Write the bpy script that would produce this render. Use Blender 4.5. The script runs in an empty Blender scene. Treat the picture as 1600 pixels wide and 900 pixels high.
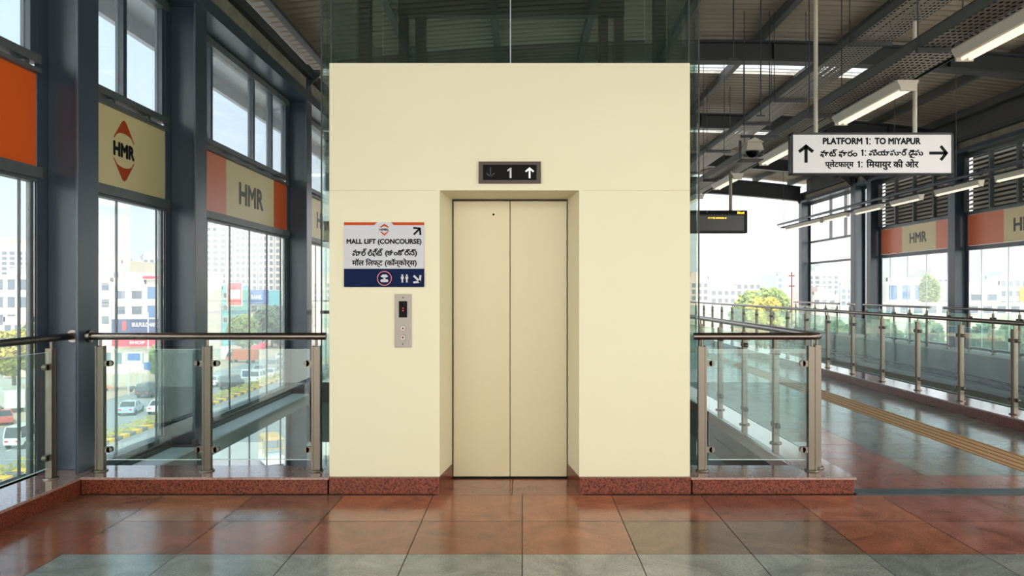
import bpy, math, random
from mathutils import Vector, Matrix
random.seed(7)
PI = math.pi
SC = bpy.context.scene
COL = SC.collection

# ------------------------------------------------------------------ camera, sky, sun, exposure
cam_d = bpy.data.cameras.new('camera')
cam_d.sensor_width = 36.0
cam_d.lens = 1230.0 / 1600.0 * 36.0
cam_d.shift_x = -16.0 / 1600.0
cam_d.shift_y = 5.0 / 1600.0
cam_d.clip_end = 3000
cam = bpy.data.objects.new('camera', cam_d)
cam.location = (0, 0, 1.4)
cam.rotation_euler = (PI / 2, 0, 0)
COL.objects.link(cam)
SC.camera = cam

HAZE = 0.0017
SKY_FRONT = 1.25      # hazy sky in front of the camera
SKY_BACK = 3.3        # sky behind the camera, brightened to light the interior
world = bpy.data.worlds.new('hazy_sky')
SC.world = world
world.use_nodes = True
wn, wl = world.node_tree.nodes, world.node_tree.links
bg = wn['Background']
tc = wn.new('ShaderNodeTexCoord')
sep = wn.new('ShaderNodeSeparateXYZ')
wl.new(tc.outputs['Generated'], sep.inputs[0])
rx = wn.new('ShaderNodeValToRGB')          # left of the scene is bluer, right is whiter
mx = wn.new('ShaderNodeMath'); mx.operation = 'MULTIPLY_ADD'
mx.inputs[1].default_value = 0.5; mx.inputs[2].default_value = 0.5
wl.new(sep.outputs['X'], mx.inputs[0]); wl.new(mx.outputs[0], rx.inputs[0])
rx.color_ramp.elements[0].position = 0.18; rx.color_ramp.elements[0].color = (0.44, 0.64, 0.90, 1)
rx.color_ramp.elements[1].position = 0.62; rx.color_ramp.elements[1].color = (0.93, 0.97, 1.02, 1)
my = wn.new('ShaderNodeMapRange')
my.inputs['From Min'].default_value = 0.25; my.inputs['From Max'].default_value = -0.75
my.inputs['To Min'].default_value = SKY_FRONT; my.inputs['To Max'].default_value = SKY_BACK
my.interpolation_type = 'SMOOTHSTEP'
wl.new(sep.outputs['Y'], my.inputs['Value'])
warm = wn.new('ShaderNodeMix'); warm.data_type = 'RGBA'; warm.inputs[7].default_value = (1.0, 0.965, 0.89, 1)
wf = wn.new('ShaderNodeMapRange'); wf.inputs['From Min'].default_value = 0.1; wf.inputs['From Max'].default_value = -0.6
wl.new(sep.outputs['Y'], wf.inputs['Value']); wl.new(wf.outputs['Result'], warm.inputs[0]); wl.new(rx.outputs[0], warm.inputs[6])
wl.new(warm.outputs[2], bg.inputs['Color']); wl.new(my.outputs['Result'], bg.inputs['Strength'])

sun_d = bpy.data.lights.new('sun', 'SUN'); sun_d.energy = 4.2; sun_d.angle = math.radians(4)
sun_d.color = (1.0, 0.95, 0.86)
sun = bpy.data.objects.new('sun', sun_d)
sun.rotation_euler = Vector((-0.22, 1.0, -1.15)).to_track_quat('-Z', 'Y').to_euler()
sun.location = (5, -20, 30)
COL.objects.link(sun)

SC.view_settings.view_transform = 'Standard'
SC.view_settings.look = 'None'
SC.view_settings.gamma = 1.0
SC.view_settings.use_curve_mapping = False
SC.view_settings.exposure = 0.35


# ------------------------------------------------------------------ helpers
def lin(r, g, b):
    f = lambda c: (c / 255) / 12.92 if c / 255 <= 0.04045 else ((c / 255 + 0.055) / 1.055) ** 2.4
    return (f(r), f(g), f(b), 1)


def mat(name, rgb, rough=0.5, metal=0.0, spec=0.5, emit=0.0, coat=0.0, noise=None, bump=None):
    """rgb in sRGB; noise=(scale, amount, rgb2) mottles towards rgb2; bump=(scale, strength)"""
    m = bpy.data.materials.new(name); m.use_nodes = True
    n, l = m.node_tree.nodes, m.node_tree.links
    b = n['Principled BSDF']
    b.inputs['Base Color'].default_value = lin(*rgb)
    b.inputs['Roughness'].default_value = rough
    b.inputs['Metallic'].default_value = metal
    b.inputs['Specular IOR Level'].default_value = spec
    b.inputs['Coat Weight'].default_value = coat
    b.inputs['Coat Roughness'].default_value = 0.08
    if emit:
        b.inputs['Emission Color'].default_value = lin(*rgb)
        b.inputs['Emission Strength'].default_value = emit
    if noise or bump:
        t = n.new('ShaderNodeTexCoord')
        g = n.new('ShaderNodeNewGeometry')
    if noise:
        nz = n.new('ShaderNodeTexNoise'); nz.inputs['Scale'].default_value = noise[0]
        nz.inputs['Detail'].default_value = 6; nz.inputs['Roughness'].default_value = 0.65
        l.new(g.outputs['Position'], nz.inputs['Vector'])
        r = n.new('ShaderNodeValToRGB')
        r.color_ramp.elements[0].position = 0.5 - 0.5 * noise[1]
        r.color_ramp.elements[1].position = 0.5 + 0.3 * noise[1]
        r.color_ramp.elements[0].color = lin(*rgb); r.color_ramp.elements[1].color = lin(*noise[2])
        l.new(nz.outputs['Fac'], r.inputs[0]); l.new(r.outputs[0], b.inputs['Base Color'])
    if bump:
        nb = n.new('ShaderNodeTexNoise'); nb.inputs['Scale'].default_value = bump[0]
        nb.inputs['Detail'].default_value = 3
        l.new(g.outputs['Position'], nb.inputs['Vector'])
        bp = n.new('ShaderNodeBump'); bp.inputs['Strength'].default_value = bump[1]
        bp.inputs['Distance'].default_value = 0.02
        l.new(nb.outputs['Fac'], bp.inputs['Height']); l.new(bp.outputs[0], b.inputs['Normal'])
    return m


def glass_mat(name, tint, refl=1.0, rough=0.0, haze=0.0):
    """clear sheet glass: tinted see-through plus mirror reflection by Fresnel, haze = a film of dust"""
    m = bpy.data.materials.new(name); m.use_nodes = True
    n, l = m.node_tree.nodes, m.node_tree.links
    n.remove(n['Principled BSDF'])
    out = n['Material Output']
    tr = n.new('ShaderNodeBsdfTransparent'); tr.inputs[0].default_value = (*tint, 1)
    gl = n.new('ShaderNodeBsdfGlossy'); gl.inputs['Roughness'].default_value = rough
    gl.inputs['Color'].default_value = (refl, refl, refl, 1)
    lw = n.new('ShaderNodeLayerWeight'); lw.inputs['Blend'].default_value = 0.5
    pw = n.new('ShaderNodeMath'); pw.operation = 'POWER'; pw.inputs[1].default_value = 5.0
    fr = n.new('ShaderNodeMath'); fr.operation = 'MULTIPLY_ADD'; fr.inputs[1].default_value = 0.9; fr.inputs[2].default_value = 0.04
    l.new(lw.outputs['Facing'], pw.inputs[0]); l.new(pw.outputs[0], fr.inputs[0])
    mx = n.new('ShaderNodeMixShader')
    l.new(fr.outputs[0], mx.inputs[0]); l.new(tr.outputs[0], mx.inputs[1]); l.new(gl.outputs[0], mx.inputs[2])
    last = mx
    if haze:
        df = n.new('ShaderNodeBsdfTranslucent'); df.inputs[0].default_value = (0.9, 0.93, 0.93, 1)
        m2 = n.new('ShaderNodeMixShader'); m2.inputs[0].default_value = haze
        l.new(mx.outputs[0], m2.inputs[1]); l.new(df.outputs[0], m2.inputs[2]); last = m2
    l.new(last.outputs[0], out.inputs['Surface'])
    return m


class MB:
    def __init__(s): s.v = []; s.f = []; s.m = []
    def add(s, vs, fs, m=0):
        k = len(s.v); s.v += [tuple(p) for p in vs]
        for f in fs: s.f.append(tuple(k + i for i in f)); s.m.append(m)
        return s
    def box(s, x0, x1, y0, y1, z0, z1, m=0):
        if x0 > x1: x0, x1 = x1, x0
        if y0 > y1: y0, y1 = y1, y0
        if z0 > z1: z0, z1 = z1, z0
        return s.add([(x0,y0,z0),(x1,y0,z0),(x1,y1,z0),(x0,y1,z0),(x0,y0,z1),(x1,y0,z1),(x1,y1,z1),(x0,y1,z1)],
                     [(0,3,2,1),(4,5,6,7),(0,1,5,4),(1,2,6,5),(2,3,7,6),(3,0,4,7)], m)
    def hexa(s, p, m=0):      # 8 corners, bottom ring then top ring (counter-clockwise seen from above)
        return s.add(p, [(0,3,2,1),(4,5,6,7),(0,1,5,4),(1,2,6,5),(2,3,7,6),(3,0,4,7)], m)
    def tube(s, p0, p1, r0, r1=None, n=16, m=0, cap=True):
        r1 = r0 if r1 is None else r1
        a, b = Vector(p0), Vector(p1); d = (b - a).normalized()
        u = d.orthogonal().normalized(); w = d.cross(u)
        vs = []
        for c, r in ((a, r0), (b, r1)):
            for i in range(n):
                t = 2 * PI * i / n; vs.append(c + u * (r * math.cos(t)) + w * (r * math.sin(t)))
        fs = [(i, (i + 1) % n, n + (i + 1) % n, n + i) for i in range(n)]
        if cap: fs += [tuple(range(n - 1, -1, -1)), tuple(range(n, 2 * n))]
        return s.add(vs, fs, m)
    def path(s, pts, r, n=14, m=0):
        P = [Vector(p) for p in pts]; vs = []; up = Vector((0, 0, 1))
        for i, p in enumerate(P):
            d = (P[min(i + 1, len(P) - 1)] - P[max(i - 1, 0)]).normalized()
            u = up.cross(d); u = u.normalized() if u.length > 1e-4 else Vector((1, 0, 0)); w = d.cross(u)
            for k in range(n):
                t = 2 * PI * k / n; vs.append(p + u * (r * math.cos(t)) + w * (r * math.sin(t)))
        fs = []
        for i in range(len(P) - 1):
            for k in range(n):
                fs.append((i*n+k, i*n+(k+1)%n, (i+1)*n+(k+1)%n, (i+1)*n+k))
        fs += [tuple(range(n - 1, -1, -1)), tuple(range((len(P)-1)*n, len(P)*n))]
        return s.add(vs, fs, m)
    def prism(s, poly, o, u, v, t, m=0):   # 2D polygon on plane o,u,v thickened by vector t
        o, u, v, t = Vector(o), Vector(u), Vector(v), Vector(t); n = len(poly)
        a = [o + u * x + v * y for x, y in poly]; b = [p + t for p in a]
        fs = [tuple(range(n)), tuple(range(2*n-1, n-1, -1))]
        fs += [((i+1) % n, i, n+i, n+(i+1) % n) for i in range(n)]
        return s.add(a + b, fs, m)
    def sphere(s, c, r, n=12, m=0, sc=(1,1,1), lo=-1.0):
        vs = []; fs = []; R = n // 2
        for i in range(R + 1):
            th = PI * i / R; z = max(math.cos(th), lo)
            rr = math.sin(th) if math.cos(th) >= lo else 0
            for k in range(n):
                ph = 2 * PI * k / n
                vs.append((c[0]+r*sc[0]*rr*math.cos(ph), c[1]+r*sc[1]*rr*math.sin(ph), c[2]+r*sc[2]*z))
        for i in range(R):
            for k in range(n): fs.append((i*n+k, (i+1)*n+k, (i+1)*n+(k+1)%n, i*n+(k+1)%n))
        return s.add(vs, fs, m)
    def build(s, name, mats, parent=None, smooth=False, bevel=0.0, origin=None):
        if not isinstance(mats, (list, tuple)): mats = [mats]
        if parent is not None:
            o0 = Vector(parent.location)
            if parent.parent is not None: o0 = o0 + Vector(parent.parent.location)
            off = o0
        elif origin is not None: off = Vector(origin)
        else:
            xs = [p[0] for p in s.v]; ys = [p[1] for p in s.v]; zs = [p[2] for p in s.v]
            off = Vector(((min(xs)+max(xs))/2, (min(ys)+max(ys))/2, min(zs)))
        me = bpy.data.meshes.new(name)
        me.from_pydata([(p[0]-off[0], p[1]-off[1], p[2]-off[2]) for p in s.v], [], s.f)
        for mt in mats: me.materials.append(mt)
        me.polygons.foreach_set('material_index', s.m)
        if smooth:
            me.polygons.foreach_set('use_smooth', [True] * len(me.polygons))
        me.update()
        if smooth:
            me.set_sharp_from_angle(angle=math.radians(40))
        o = bpy.data.objects.new(name, me); COL.objects.link(o)
        if parent is not None: o.parent = parent
        else: o.location = off
        if bevel:
            b = o.modifiers.new('bevel', 'BEVEL'); b.width = bevel; b.segments = 2; b.limit_method = 'ANGLE'
        return o


def thing(name, label, cat, loc, group=None, kind=None):
    o = bpy.data.objects.new(name, None); o.empty_display_size = 0.1
    o.location = loc; COL.objects.link(o)
    return tag(o, label, cat, group, kind)


def tag(o, label=None, cat=None, group=None, kind=None):
    if label: o['label'] = label
    if cat: o['category'] = cat
    if group: o['group'] = group
    if kind: o['kind'] = kind
    return o


def copy_tree(o, parent=None):
    c = o.copy(); COL.objects.link(c); c.parent = parent
    for ch in list(o.children): copy_tree(ch, c)
    return c


def text_shape(s, bold=0.0, size=1.0):
    """lettering as vertices and faces, caps about 0.7 high, made heavier by offset copies"""
    cu = bpy.data.curves.new('lettering', 'FONT'); cu.body = s; cu.size = size; cu.resolution_u = 3
    o = bpy.data.objects.new('lettering', cu); COL.objects.link(o)
    bpy.context.view_layer.update()
    me = bpy.data.meshes.new_from_object(o.evaluated_get(bpy.context.evaluated_depsgraph_get()))
    vs = [tuple(v.co) for v in me.vertices]; fs = [tuple(p.vertices) for p in me.polygons]
    COL.objects.unlink(o); bpy.data.objects.remove(o); bpy.data.curves.remove(cu); bpy.data.meshes.remove(me)
    V, F = [], []
    offs = [(0, 0)] if not bold else [(bold*math.cos(a), bold*math.sin(a)) for a in [i*PI/4 for i in range(8)]] + [(0, 0)]
    for k, (dx, dy) in enumerate(offs):
        b = len(V)
        V += [(x+dx, y+dy, 0.0004*k) for x, y, z in vs]; F += [tuple(b+i for i in f) for f in fs]
    return V, F


def lettering(s, origin, right, up, w, h, m, parent, name='lettering', bold=0.0, lift=0.0):
    """text fitted to a w x h box whose centre is at origin"""
    V, F = text_shape(s, bold)
    x0 = min(v[0] for v in V); x1 = max(v[0] for v in V); y0 = min(v[1] for v in V); y1 = max(v[1] for v in V)
    r, u, o = Vector(right), Vector(up), Vector(origin); nrm = r.cross(u)
    mb = MB()
    mb.add([o + r*(((v[0]-x0)/(x1-x0)-0.5)*w) + u*(((v[1]-y0)/(y1-y0)-0.5)*h) + nrm*(lift+v[2]*0.3) for v in V], F)
    return mb.build(name, m, parent)


def stroke(mb, a, b, w, o, r, u, t, m=0):     # a flat bar from a to b (2D) on plane o,r,u with thickness vector t
    ax, ay = a; bx, by = b; L = math.hypot(bx-ax, by-ay); nx, ny = -(by-ay)/L*w/2, (bx-ax)/L*w/2
    mb.prism([(ax-nx, ay-ny), (bx-nx, by-ny), (bx+nx, by+ny), (ax+nx, ay+ny)], o, r, u, t, m)


def arrow(mb, c, ang, L, hw, w, o, r, u, t, m=0):   # straight arrow with open head pointing along ang
    dx, dy = math.cos(ang), math.sin(ang)
    tip = (c[0]+dx*L/2, c[1]+dy*L/2); tail = (c[0]-dx*L/2, c[1]-dy*L/2)
    stroke(mb, tail, (tip[0]-dx*w*0.5, tip[1]-dy*w*0.5), w, o, r, u, t, m)
    for s in (1, -1):
        e = (tip[0]-dx*hw - s*dy*hw, tip[1]-dy*hw + s*dx*hw)
        q = (tip[0]-dx*w*0.2, tip[1]-dy*w*0.2)
        stroke(mb, (q[0]+ s*dy*w*0.35, q[1]- s*dx*w*0.35), e, w, o, r, u, t, m)


# ------------------------------------------------------------------ materials
M = {}
M['cream'] = mat('cream_paint', (229, 223, 195), 0.45, spec=0.3, noise=(1.2, 0.9, (225, 219, 189)))
M['door'] = mat('door_cream_enamel', (210, 199, 163), 0.3, spec=0.5)
M['seam'] = mat('cream_seam', (204, 190, 154), 0.6)
M['steel_paint'] = mat('grey_steel_paint', (62, 76, 90), 0.28, noise=(2.5, 0.9, (54, 66, 78)))
M['dark_steel'] = mat('dark_steel_paint', (52, 56, 57), 0.5)
M['shaftsteel'] = mat('black_steel', (26, 29, 29), 0.5, spec=0.2)
M['black'] = mat('black_plastic', (10, 10, 11), 0.3, spec=0.06)
M['frame'] = mat('window_frame_grey', (96, 102, 104), 0.4, noise=(6, 0.8, (80, 86, 88)))
M['lightframe'] = mat('pale_aluminium', (170, 178, 186), 0.35, metal=0.3)
M['stainless'] = mat('brushed_stainless', (128, 119, 112), 0.26, metal=1.0)
M['post'] = mat('satin_stainless', (116, 108, 98), 0.36, metal=0.95)
M['darkclamp'] = mat('dark_clamp', (60, 58, 56), 0.3, metal=0.8)
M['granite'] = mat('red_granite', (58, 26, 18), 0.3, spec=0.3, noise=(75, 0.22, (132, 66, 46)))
M['granite_top'] = mat('polished_granite_sky_sheen', (132, 92, 82), 0.1, spec=0.7, coat=0.5, noise=(50, 0.5, (170, 140, 130)))  # same red granite as the sides, colour paled to stand for reflected sky
M['orange'] = mat('orange_banner', (230, 98, 32), 0.32, spec=0.4)
M['orange2'] = mat('coral_banner', (240, 132, 94), 0.32, spec=0.4)
M['beige'] = mat('beige_banner', (240, 218, 164), 0.35, spec=0.4)
M['ink'] = mat('dark_lettering', (20, 21, 26), 0.5, spec=0.1)
M['ink_grey'] = mat('grey_lettering', (82, 74, 68), 0.45)
M['logo_orange'] = mat('logo_orange', (190, 70, 24), 0.5, spec=0.15)
M['white'] = mat('sign_white', (200, 202, 208), 0.4, spec=0.15)
M['signwhite2'] = mat('sign_panel_white', (228, 228, 230), 0.35)
M['navy'] = mat('sign_navy', (8, 26, 66), 0.4, spec=0.06)
M['bezel'] = mat('bronze_bezel', (84, 74, 68), 0.5, metal=0.3, spec=0.2)
M['glowwhite'] = mat('lit_arrow', (240, 244, 240), 0.4, emit=0.3)
M['glowgrey'] = mat('lit_numeral', (190, 190, 190), 0.4, emit=0.12)
M['dimarrow'] = mat('dim_arrow', (70, 70, 72), 0.5, spec=0.1)
M['amber'] = mat('amber_led', (255, 200, 40), 0.4, emit=1.2)
M['redled'] = mat('red_led', (190, 30, 44), 0.4, emit=0.15)
M['panel'] = mat('brushed_panel', (150, 144, 136), 0.45, metal=0.5, spec=0.3)
M['deck'] = mat('roof_sheet', (172, 158, 140), 0.6, noise=(0.8, 0.8, (156, 144, 128)))
M['girder'] = mat('girder_paint', (50, 53, 56), 0.5)
M['purlin'] = mat('purlin_paint', (78, 78, 76), 0.55)
M['concrete'] = mat('concrete', (150, 150, 144), 0.8, noise=(1.6, 0.9, (120, 124, 120)), bump=(8, 0.2))
M['slab'] = mat('slab_edge', (96, 104, 102), 0.7, noise=(1.5, 0.9, (74, 84, 84)))
M['beigebeam'] = mat('dusty_beam', (170, 162, 142), 0.8, noise=(5, 0.9, (108, 104, 94)))
M['lampbody'] = mat('lamp_housing', (190, 182, 168), 0.4)
M['tube'] = mat('lamp_tube', (255, 246, 226), 0.4, emit=0.6)
M['ledge'] = mat('teal_grey_ledge', (112, 126, 128), 0.5)
M['beamtop'] = mat('pale_beam_top', (196, 204, 206), 0.45, noise=(5, 0.9, (168, 178, 180)))  # paler colour for the top flange alone
M['tactile'] = mat('tactile_yellow', (222, 168, 108), 0.45)
M['groove'] = mat('tactile_groove', (92, 66, 46), 0.6)
M['jointstrip'] = mat('expansion_cover', (76, 84, 90), 0.3, metal=0.4)
M['louver'] = mat('louver_blade', (222, 214, 196), 0.5)
M['glass'] = glass_mat('window_glass', (0.90, 0.94, 0.95), haze=0.04)
M['railglass'] = glass_mat('rail_glass', (0.84, 0.93, 0.91))
M['shaftglass'] = glass_mat('shaft_glass', (0.84, 0.92, 0.88), haze=0.015)
M['skylight'] = glass_mat('skylight_sheet', (0.9, 0.92, 0.92), haze=0.25)
M['edge'] = mat('glass_edge', (206, 232, 224), 0.3)

# perforated cable tray plate
pm = bpy.data.materials.new('perforated_tray'); pm.use_nodes = True
n, l = pm.node_tree.nodes, pm.node_tree.links
b = n['Principled BSDF']; b.inputs['Base Color'].default_value = lin(150, 142, 132); b.inputs['Metallic'].default_value = 0.4
b.inputs['Roughness'].default_value = 0.45
g = n.new('ShaderNodeNewGeometry'); vo = n.new('ShaderNodeTexVoronoi'); vo.inputs['Scale'].default_value = 22
vo.inputs['Randomness'].default_value = 0.0
mp = n.new('ShaderNodeMapping'); mp.inputs['Scale'].default_value = (1.0, 0.6, 0.0)
l.new(g.outputs['Position'], mp.inputs['Vector']); l.new(mp.outputs[0], vo.inputs['Vector'])
lt = n.new('ShaderNodeMath'); lt.operation = 'GREATER_THAN'; lt.inputs[1].default_value = 0.30
l.new(vo.outputs['Distance'], lt.inputs[0]); l.new(lt.outputs[0], b.inputs['Alpha'])
M['perf'] = pm

# polished stone floor tiles, each tile with its own tint
fm = bpy.data.materials.new('stone_floor_tiles'); fm.use_nodes = True
n, l = fm.node_tree.nodes, fm.node_tree.links
b = n['Principled BSDF']
at = n.new('ShaderNodeAttribute'); at.attribute_name = 'tile_tint'
g = n.new('ShaderNodeNewGeometry')
n1 = n.new('ShaderNodeTexNoise'); n1.inputs['Scale'].default_value = 2.6; n1.inputs['Detail'].default_value = 8
n1.inputs['Roughness'].default_value = 0.7; n1.inputs['Distortion'].default_value = 1.2
n2 = n.new('ShaderNodeTexNoise'); n2.inputs['Scale'].default_value = 90; n2.inputs['Detail'].default_value = 2
l.new(g.outputs['Position'], n1.inputs['Vector']); l.new(g.outputs['Position'], n2.inputs['Vector'])
r1 = n.new('ShaderNodeMapRange'); r1.inputs['From Min'].default_value = 0.3; r1.inputs['From Max'].default_value = 0.7
r1.inputs['To Min'].default_value = 0.6; r1.inputs['To Max'].default_value = 1.35
r2 = n.new('ShaderNodeMapRange'); r2.inputs['From Min'].default_value = 0.3; r2.inputs['From Max'].default_value = 0.7
r2.inputs['To Min'].default_value = 0.78; r2.inputs['To Max'].default_value = 1.22
l.new(n1.outputs['Fac'], r1.inputs['Value']); l.new(n2.outputs['Fac'], r2.inputs['Value'])
mm = n.new('ShaderNodeMath'); mm.operation = 'MULTIPLY'
l.new(r1.outputs[0], mm.inputs[0]); l.new(r2.outputs[0], mm.inputs[1])
vm = n.new('ShaderNodeVectorMath'); vm.operation = 'SCALE'
l.new(at.outputs['Color'], vm.inputs[0]); l.new(mm.outputs[0], vm.inputs['Scale'])
l.new(vm.outputs[0], b.inputs['Base Color'])
rr = n.new('ShaderNodeMapRange'); rr.inputs['From Min'].default_value = 0.3; rr.inputs['From Max'].default_value = 0.7
rr.inputs['To Min'].default_value = 0.10; rr.inputs['To Max'].default_value = 0.2
l.new(n1.outputs['Fac'], rr.inputs['Value']); l.new(rr.outputs[0], b.inputs['Roughness'])
bp = n.new('ShaderNodeBump'); bp.inputs['Strength'].default_value = 0.06; bp.inputs['Distance'].default_value = 0.02
l.new(n1.outputs['Fac'], bp.inputs['Height']); l.new(bp.outputs[0], b.inputs['Normal'])
b.inputs['Specular IOR Level'].default_value = 0.6
M['floor'] = fm
M['grout'] = mat('grout', (58, 50, 46), 0.7)

# ------------------------------------------------------------------ geometry constants
XL = -3.12           # inner face of the left columns
XLG = -3.44          # left glazing
XR = 9.12            # inner face of the right columns
XRG = 9.42
TW = 0.612           # tile width
X0K, X1K = -3.04, 2.29     # kerb faces
YK = 5.43            # front kerb face
YW = 5.47            # lift front wall
YD = 5.88            # lift doors


def arch(x): return -0.0095 * (x - 3.0) ** 2


# ------------------------------------------------------------------ floor
def tile_floor():
    mb = MB(); tints = []
    def tint(x, y):
        rnd = random.random
        red = [lin(166, 98, 70), lin(178, 106, 74), lin(154, 88, 64), lin(166, 112, 80), lin(146, 100, 76)]
        grey = [lin(160, 165, 158), lin(148, 155, 150), lin(170, 172, 164)]
        wgrey = [lin(134, 134, 122), lin(144, 142, 130), lin(124, 126, 116)]
        pink = [lin(176, 108, 88), lin(164, 98, 80), lin(184, 118, 94)]
        if y > 5.5:
            if x < 3.06 and y < 8.6: c = random.choice(pink)
            elif y < 5.98: c = random.choice(pink)
            elif x > 4.3: c = random.choice(pink) if y < 5.98 else random.choice(wgrey)
            else: c = random.choice(wgrey)
        elif y > 4.19:
            if -2.46 < x and x > 2.4: c = random.choice(pink)
            else: c = random.choice(red)
            if 0.7 < x < 1.6 and y < 4.8: c = lin(134, 104, 80)
        elif y > 3.0:
            c = random.choice(red) if x < -2.46 else random.choice(grey)
        else:
            c = random.choice(red if (x < -2.46) else grey)
        k = 0.92 + 0.16 * rnd()
        return (c[0]*k, c[1]*k, c[2]*k, 1)
    def region(x0, x1, y0, y1, xs, ys):
        for i in range(len(xs) - 1):
            for j in range(len(ys) - 1):
                a, b2 = max(xs[i], x0), min(xs[i+1], x1); c, d = max(ys[j], y0), min(ys[j+1], y1)
                if b2 - a < 0.02 or d - c < 0.02: continue
                g2 = 0.0026
                mb.add([(a+g2, c+g2, 0), (b2-g2, c+g2, 0), (b2-g2, d-g2, 0), (a+g2, d-g2, 0)], [(0, 1, 2, 3)])
                tints.append(tint((a+b2)/2, (c+d)/2))
    xs = [TW * k for k in range(-8, 18)]
    ys = [4.19 - 0.605 * k for k in range(18, 0, -1)] + [4.19, 4.79, 5.40]
    region(-3.3, 9.0, -6.5, 5.40, xs, ys)
    region(-0.6, 0.42, 5.40, 5.95, [-0.6, -0.07, 0.42], [5.40, 5.95])
    wy = [5.56, 5.98] + [5.98 + 0.605 * k for k in range(1, 35)]
    region(2.2, 5.1, 5.56, 26.0, [2.2, 2.44, 3.06, 3.67, 3.89, 4.24, 4.6, 5.1], wy)
    region(-3.1, 2.2, 12.1, 26.0, [-3.1 + TW * k for k in range(0, 10)], wy)
    nt = len(mb.f)
    # slab under the tiles
    s = 0.0015
    for (a, b2, c, d) in ((-3.45, 9.4, -6.5, 5.78), (2.0, 5.3, 5.78, 26.2), (-3.12, 2.0, 12.0, 26.2)):
        mb.box(a, b2, c, d, -0.30, -s, 1)
    mb.box(-1.36, 1.18, 5.7, 8.2, -0.45, -0.31, 1)
    o = mb.build('floor', [M['floor'], M['grout']], origin=(0, 0, 0))
    ca = o.data.color_attributes.new('tile_tint', 'FLOAT_COLOR', 'CORNER')
    for p in o.data.polygons:
        c = tints[p.index] if p.index < nt else (0.1, 0.1, 0.1, 1)
        for li in p.loop_indices: ca.data[li].color = c
    tag(o, kind='structure')
    t = MB().box(3.885, 4.245, 5.60, 25.5, 0.0005, 0.004, 0)
    for k in range(4):
        x = 3.93 + k * 0.09
        t.box(x, x + 0.016, 5.60, 25.5, 0.004, 0.0048, 1)
    tag(t.build('tactile_strip', [M['tactile'], M['groove']]), 'long yellow tactile paving strip with dark grooves running down the walkway', 'paving')
    e = MB().box(2.30, 8.9, 5.405, 5.545, -0.001, 0.006)
    e.box(2.30, 8.9, 5.535, 5.555, 0.006, 0.009)
    tag(e.build('expansion_joint_cover', M['jointstrip']), 'dark metal expansion joint cover across the floor at the walkway mouth', 'floor cover')
    return o
floor = tile_floor()

# ------------------------------------------------------------------ kerbs under the railings
def kerb(name, parts):
    o = None
    mb = MB()
    for (x0, x1, y0, y1, z1) in parts:
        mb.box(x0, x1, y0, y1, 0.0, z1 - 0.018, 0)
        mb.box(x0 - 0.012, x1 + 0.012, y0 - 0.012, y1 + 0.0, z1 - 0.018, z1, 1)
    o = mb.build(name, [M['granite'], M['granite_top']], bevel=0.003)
    return tag(o, kind='structure')
kerb('trim_1', [(-3.04, -1.345, YK, 5.80, 0.118)])
kerb('trim_2', [(-3.50, -3.052, 0.2, 5.45, 0.118), (-3.50, -3.052, 5.462, 5.80, 0.118)])
kerb('trim_3', [(1.175, X1K, YK, 5.80, 0.118)])
kerb('trim_4', [(2.0, X1K, 5.812, 12.0, 0.118)])
kerb('trim_5', [(4.99, 5.36, 5.0, 26.0, 0.118)])
kb = MB()          # plinth round the foot of the lift wall
kb.box(-1.332, -0.590, YK, YW + 0.10, 0, 0.112)
kb.box(0.412, 1.163, YK, YW + 0.10, 0, 0.112)
kb.hexa([(-0.590, YK, 0), (-0.574, YK, 0), (-0.522, YD, 0), (-0.59, YD, 0), (-0.590, YK, .112), (-0.574, YK, .112), (-0.522, YD, .112), (-0.59, YD, .112)])
kb.hexa([(0.396, YK, 0), (0.412, YK, 0), (0.412, YD, 0), (0.338, YD, 0), (0.396, YK, .112), (0.412, YK, .112), (0.412, YD, .112), (0.338, YD, .112)])
tag(kb.build('baseboard_lift', M['granite']), kind='structure')

# slab edges and the deep wells beside the lift
sb = MB()
sb.box(2.0, 2.3, 5.8, 12.0, -1.3, -0.30); sb.box(1.99, 2.0, 5.8, 12.0, -0.62, -0.60)
sb.box(-3.5, 9.4, 5.56, 5.64, -1.2, -0.30)
sb.box(-3.1, 2.0, 12.0, 12.2, -0.9, -0.3)
tag(sb.build('wall_well', M['slab']), kind='structure')
lf = MB().box(-3.5, 9.4, 5.0, 30, -5.3, -5.0)
tag(lf.build('floor_concourse', M['slab']), kind='structure')

# track trough on the right
tw = MB()
tw.box(5.36, 8.72, -6, 27, -1.5, -1.3)
tw.box(5.30, 5.38, -6, 27, -1.5, -0.02)
tag(tw.build('floor_track', M['concrete']), kind='structure')
tw = MB()
tw.box(8.62, 9.6, 8, 27, -1.5, 0.02); tw.box(8.56, 9.6, 8, 27, 0.02, 0.20)
tw.box(8.50, 8.62, 8, 27, -0.42, -0.36); tw.box(8.54, 8.62, 8, 27, -0.85, -0.80)
for k in range(6):
    tw.box(8.56, 8.62, 9.4 + 3.1 * k, 9.55 + 3.1 * k, -1.3, 0.02)
tag(tw.build('wall_track', M['concrete']), kind='structure')
cb = MB()
for k, z in enumerate((-0.30, -0.22, -0.70)):
    cb.path([(8.53, 8 + i * 1.0, z - 0.02 * math.sin(i * 1.3 + k)) for i in range(20)], 0.022, n=8)
tag(cb.build('trackside_cables', M['black']), 'dark cables sagging along the concrete track wall', 'cable')

# ------------------------------------------------------------------ lift shaft
shaft = thing('lift_shaft', 'tall lift shaft with cream front wall below and green tinted glass above', 'lift shaft', (0, YW, 0))
ZT = 2.985; ZO = 2.10
w = MB()
w.box(-1.34, -0.574, YW, YW + 0.19, 0.112, ZT)
w.box(0.396, 1.165, YW, YW + 0.19, 0.112, ZT)
w.box(-0.574, 0.396, YW, YW + 0.19, ZO, ZT)
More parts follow.
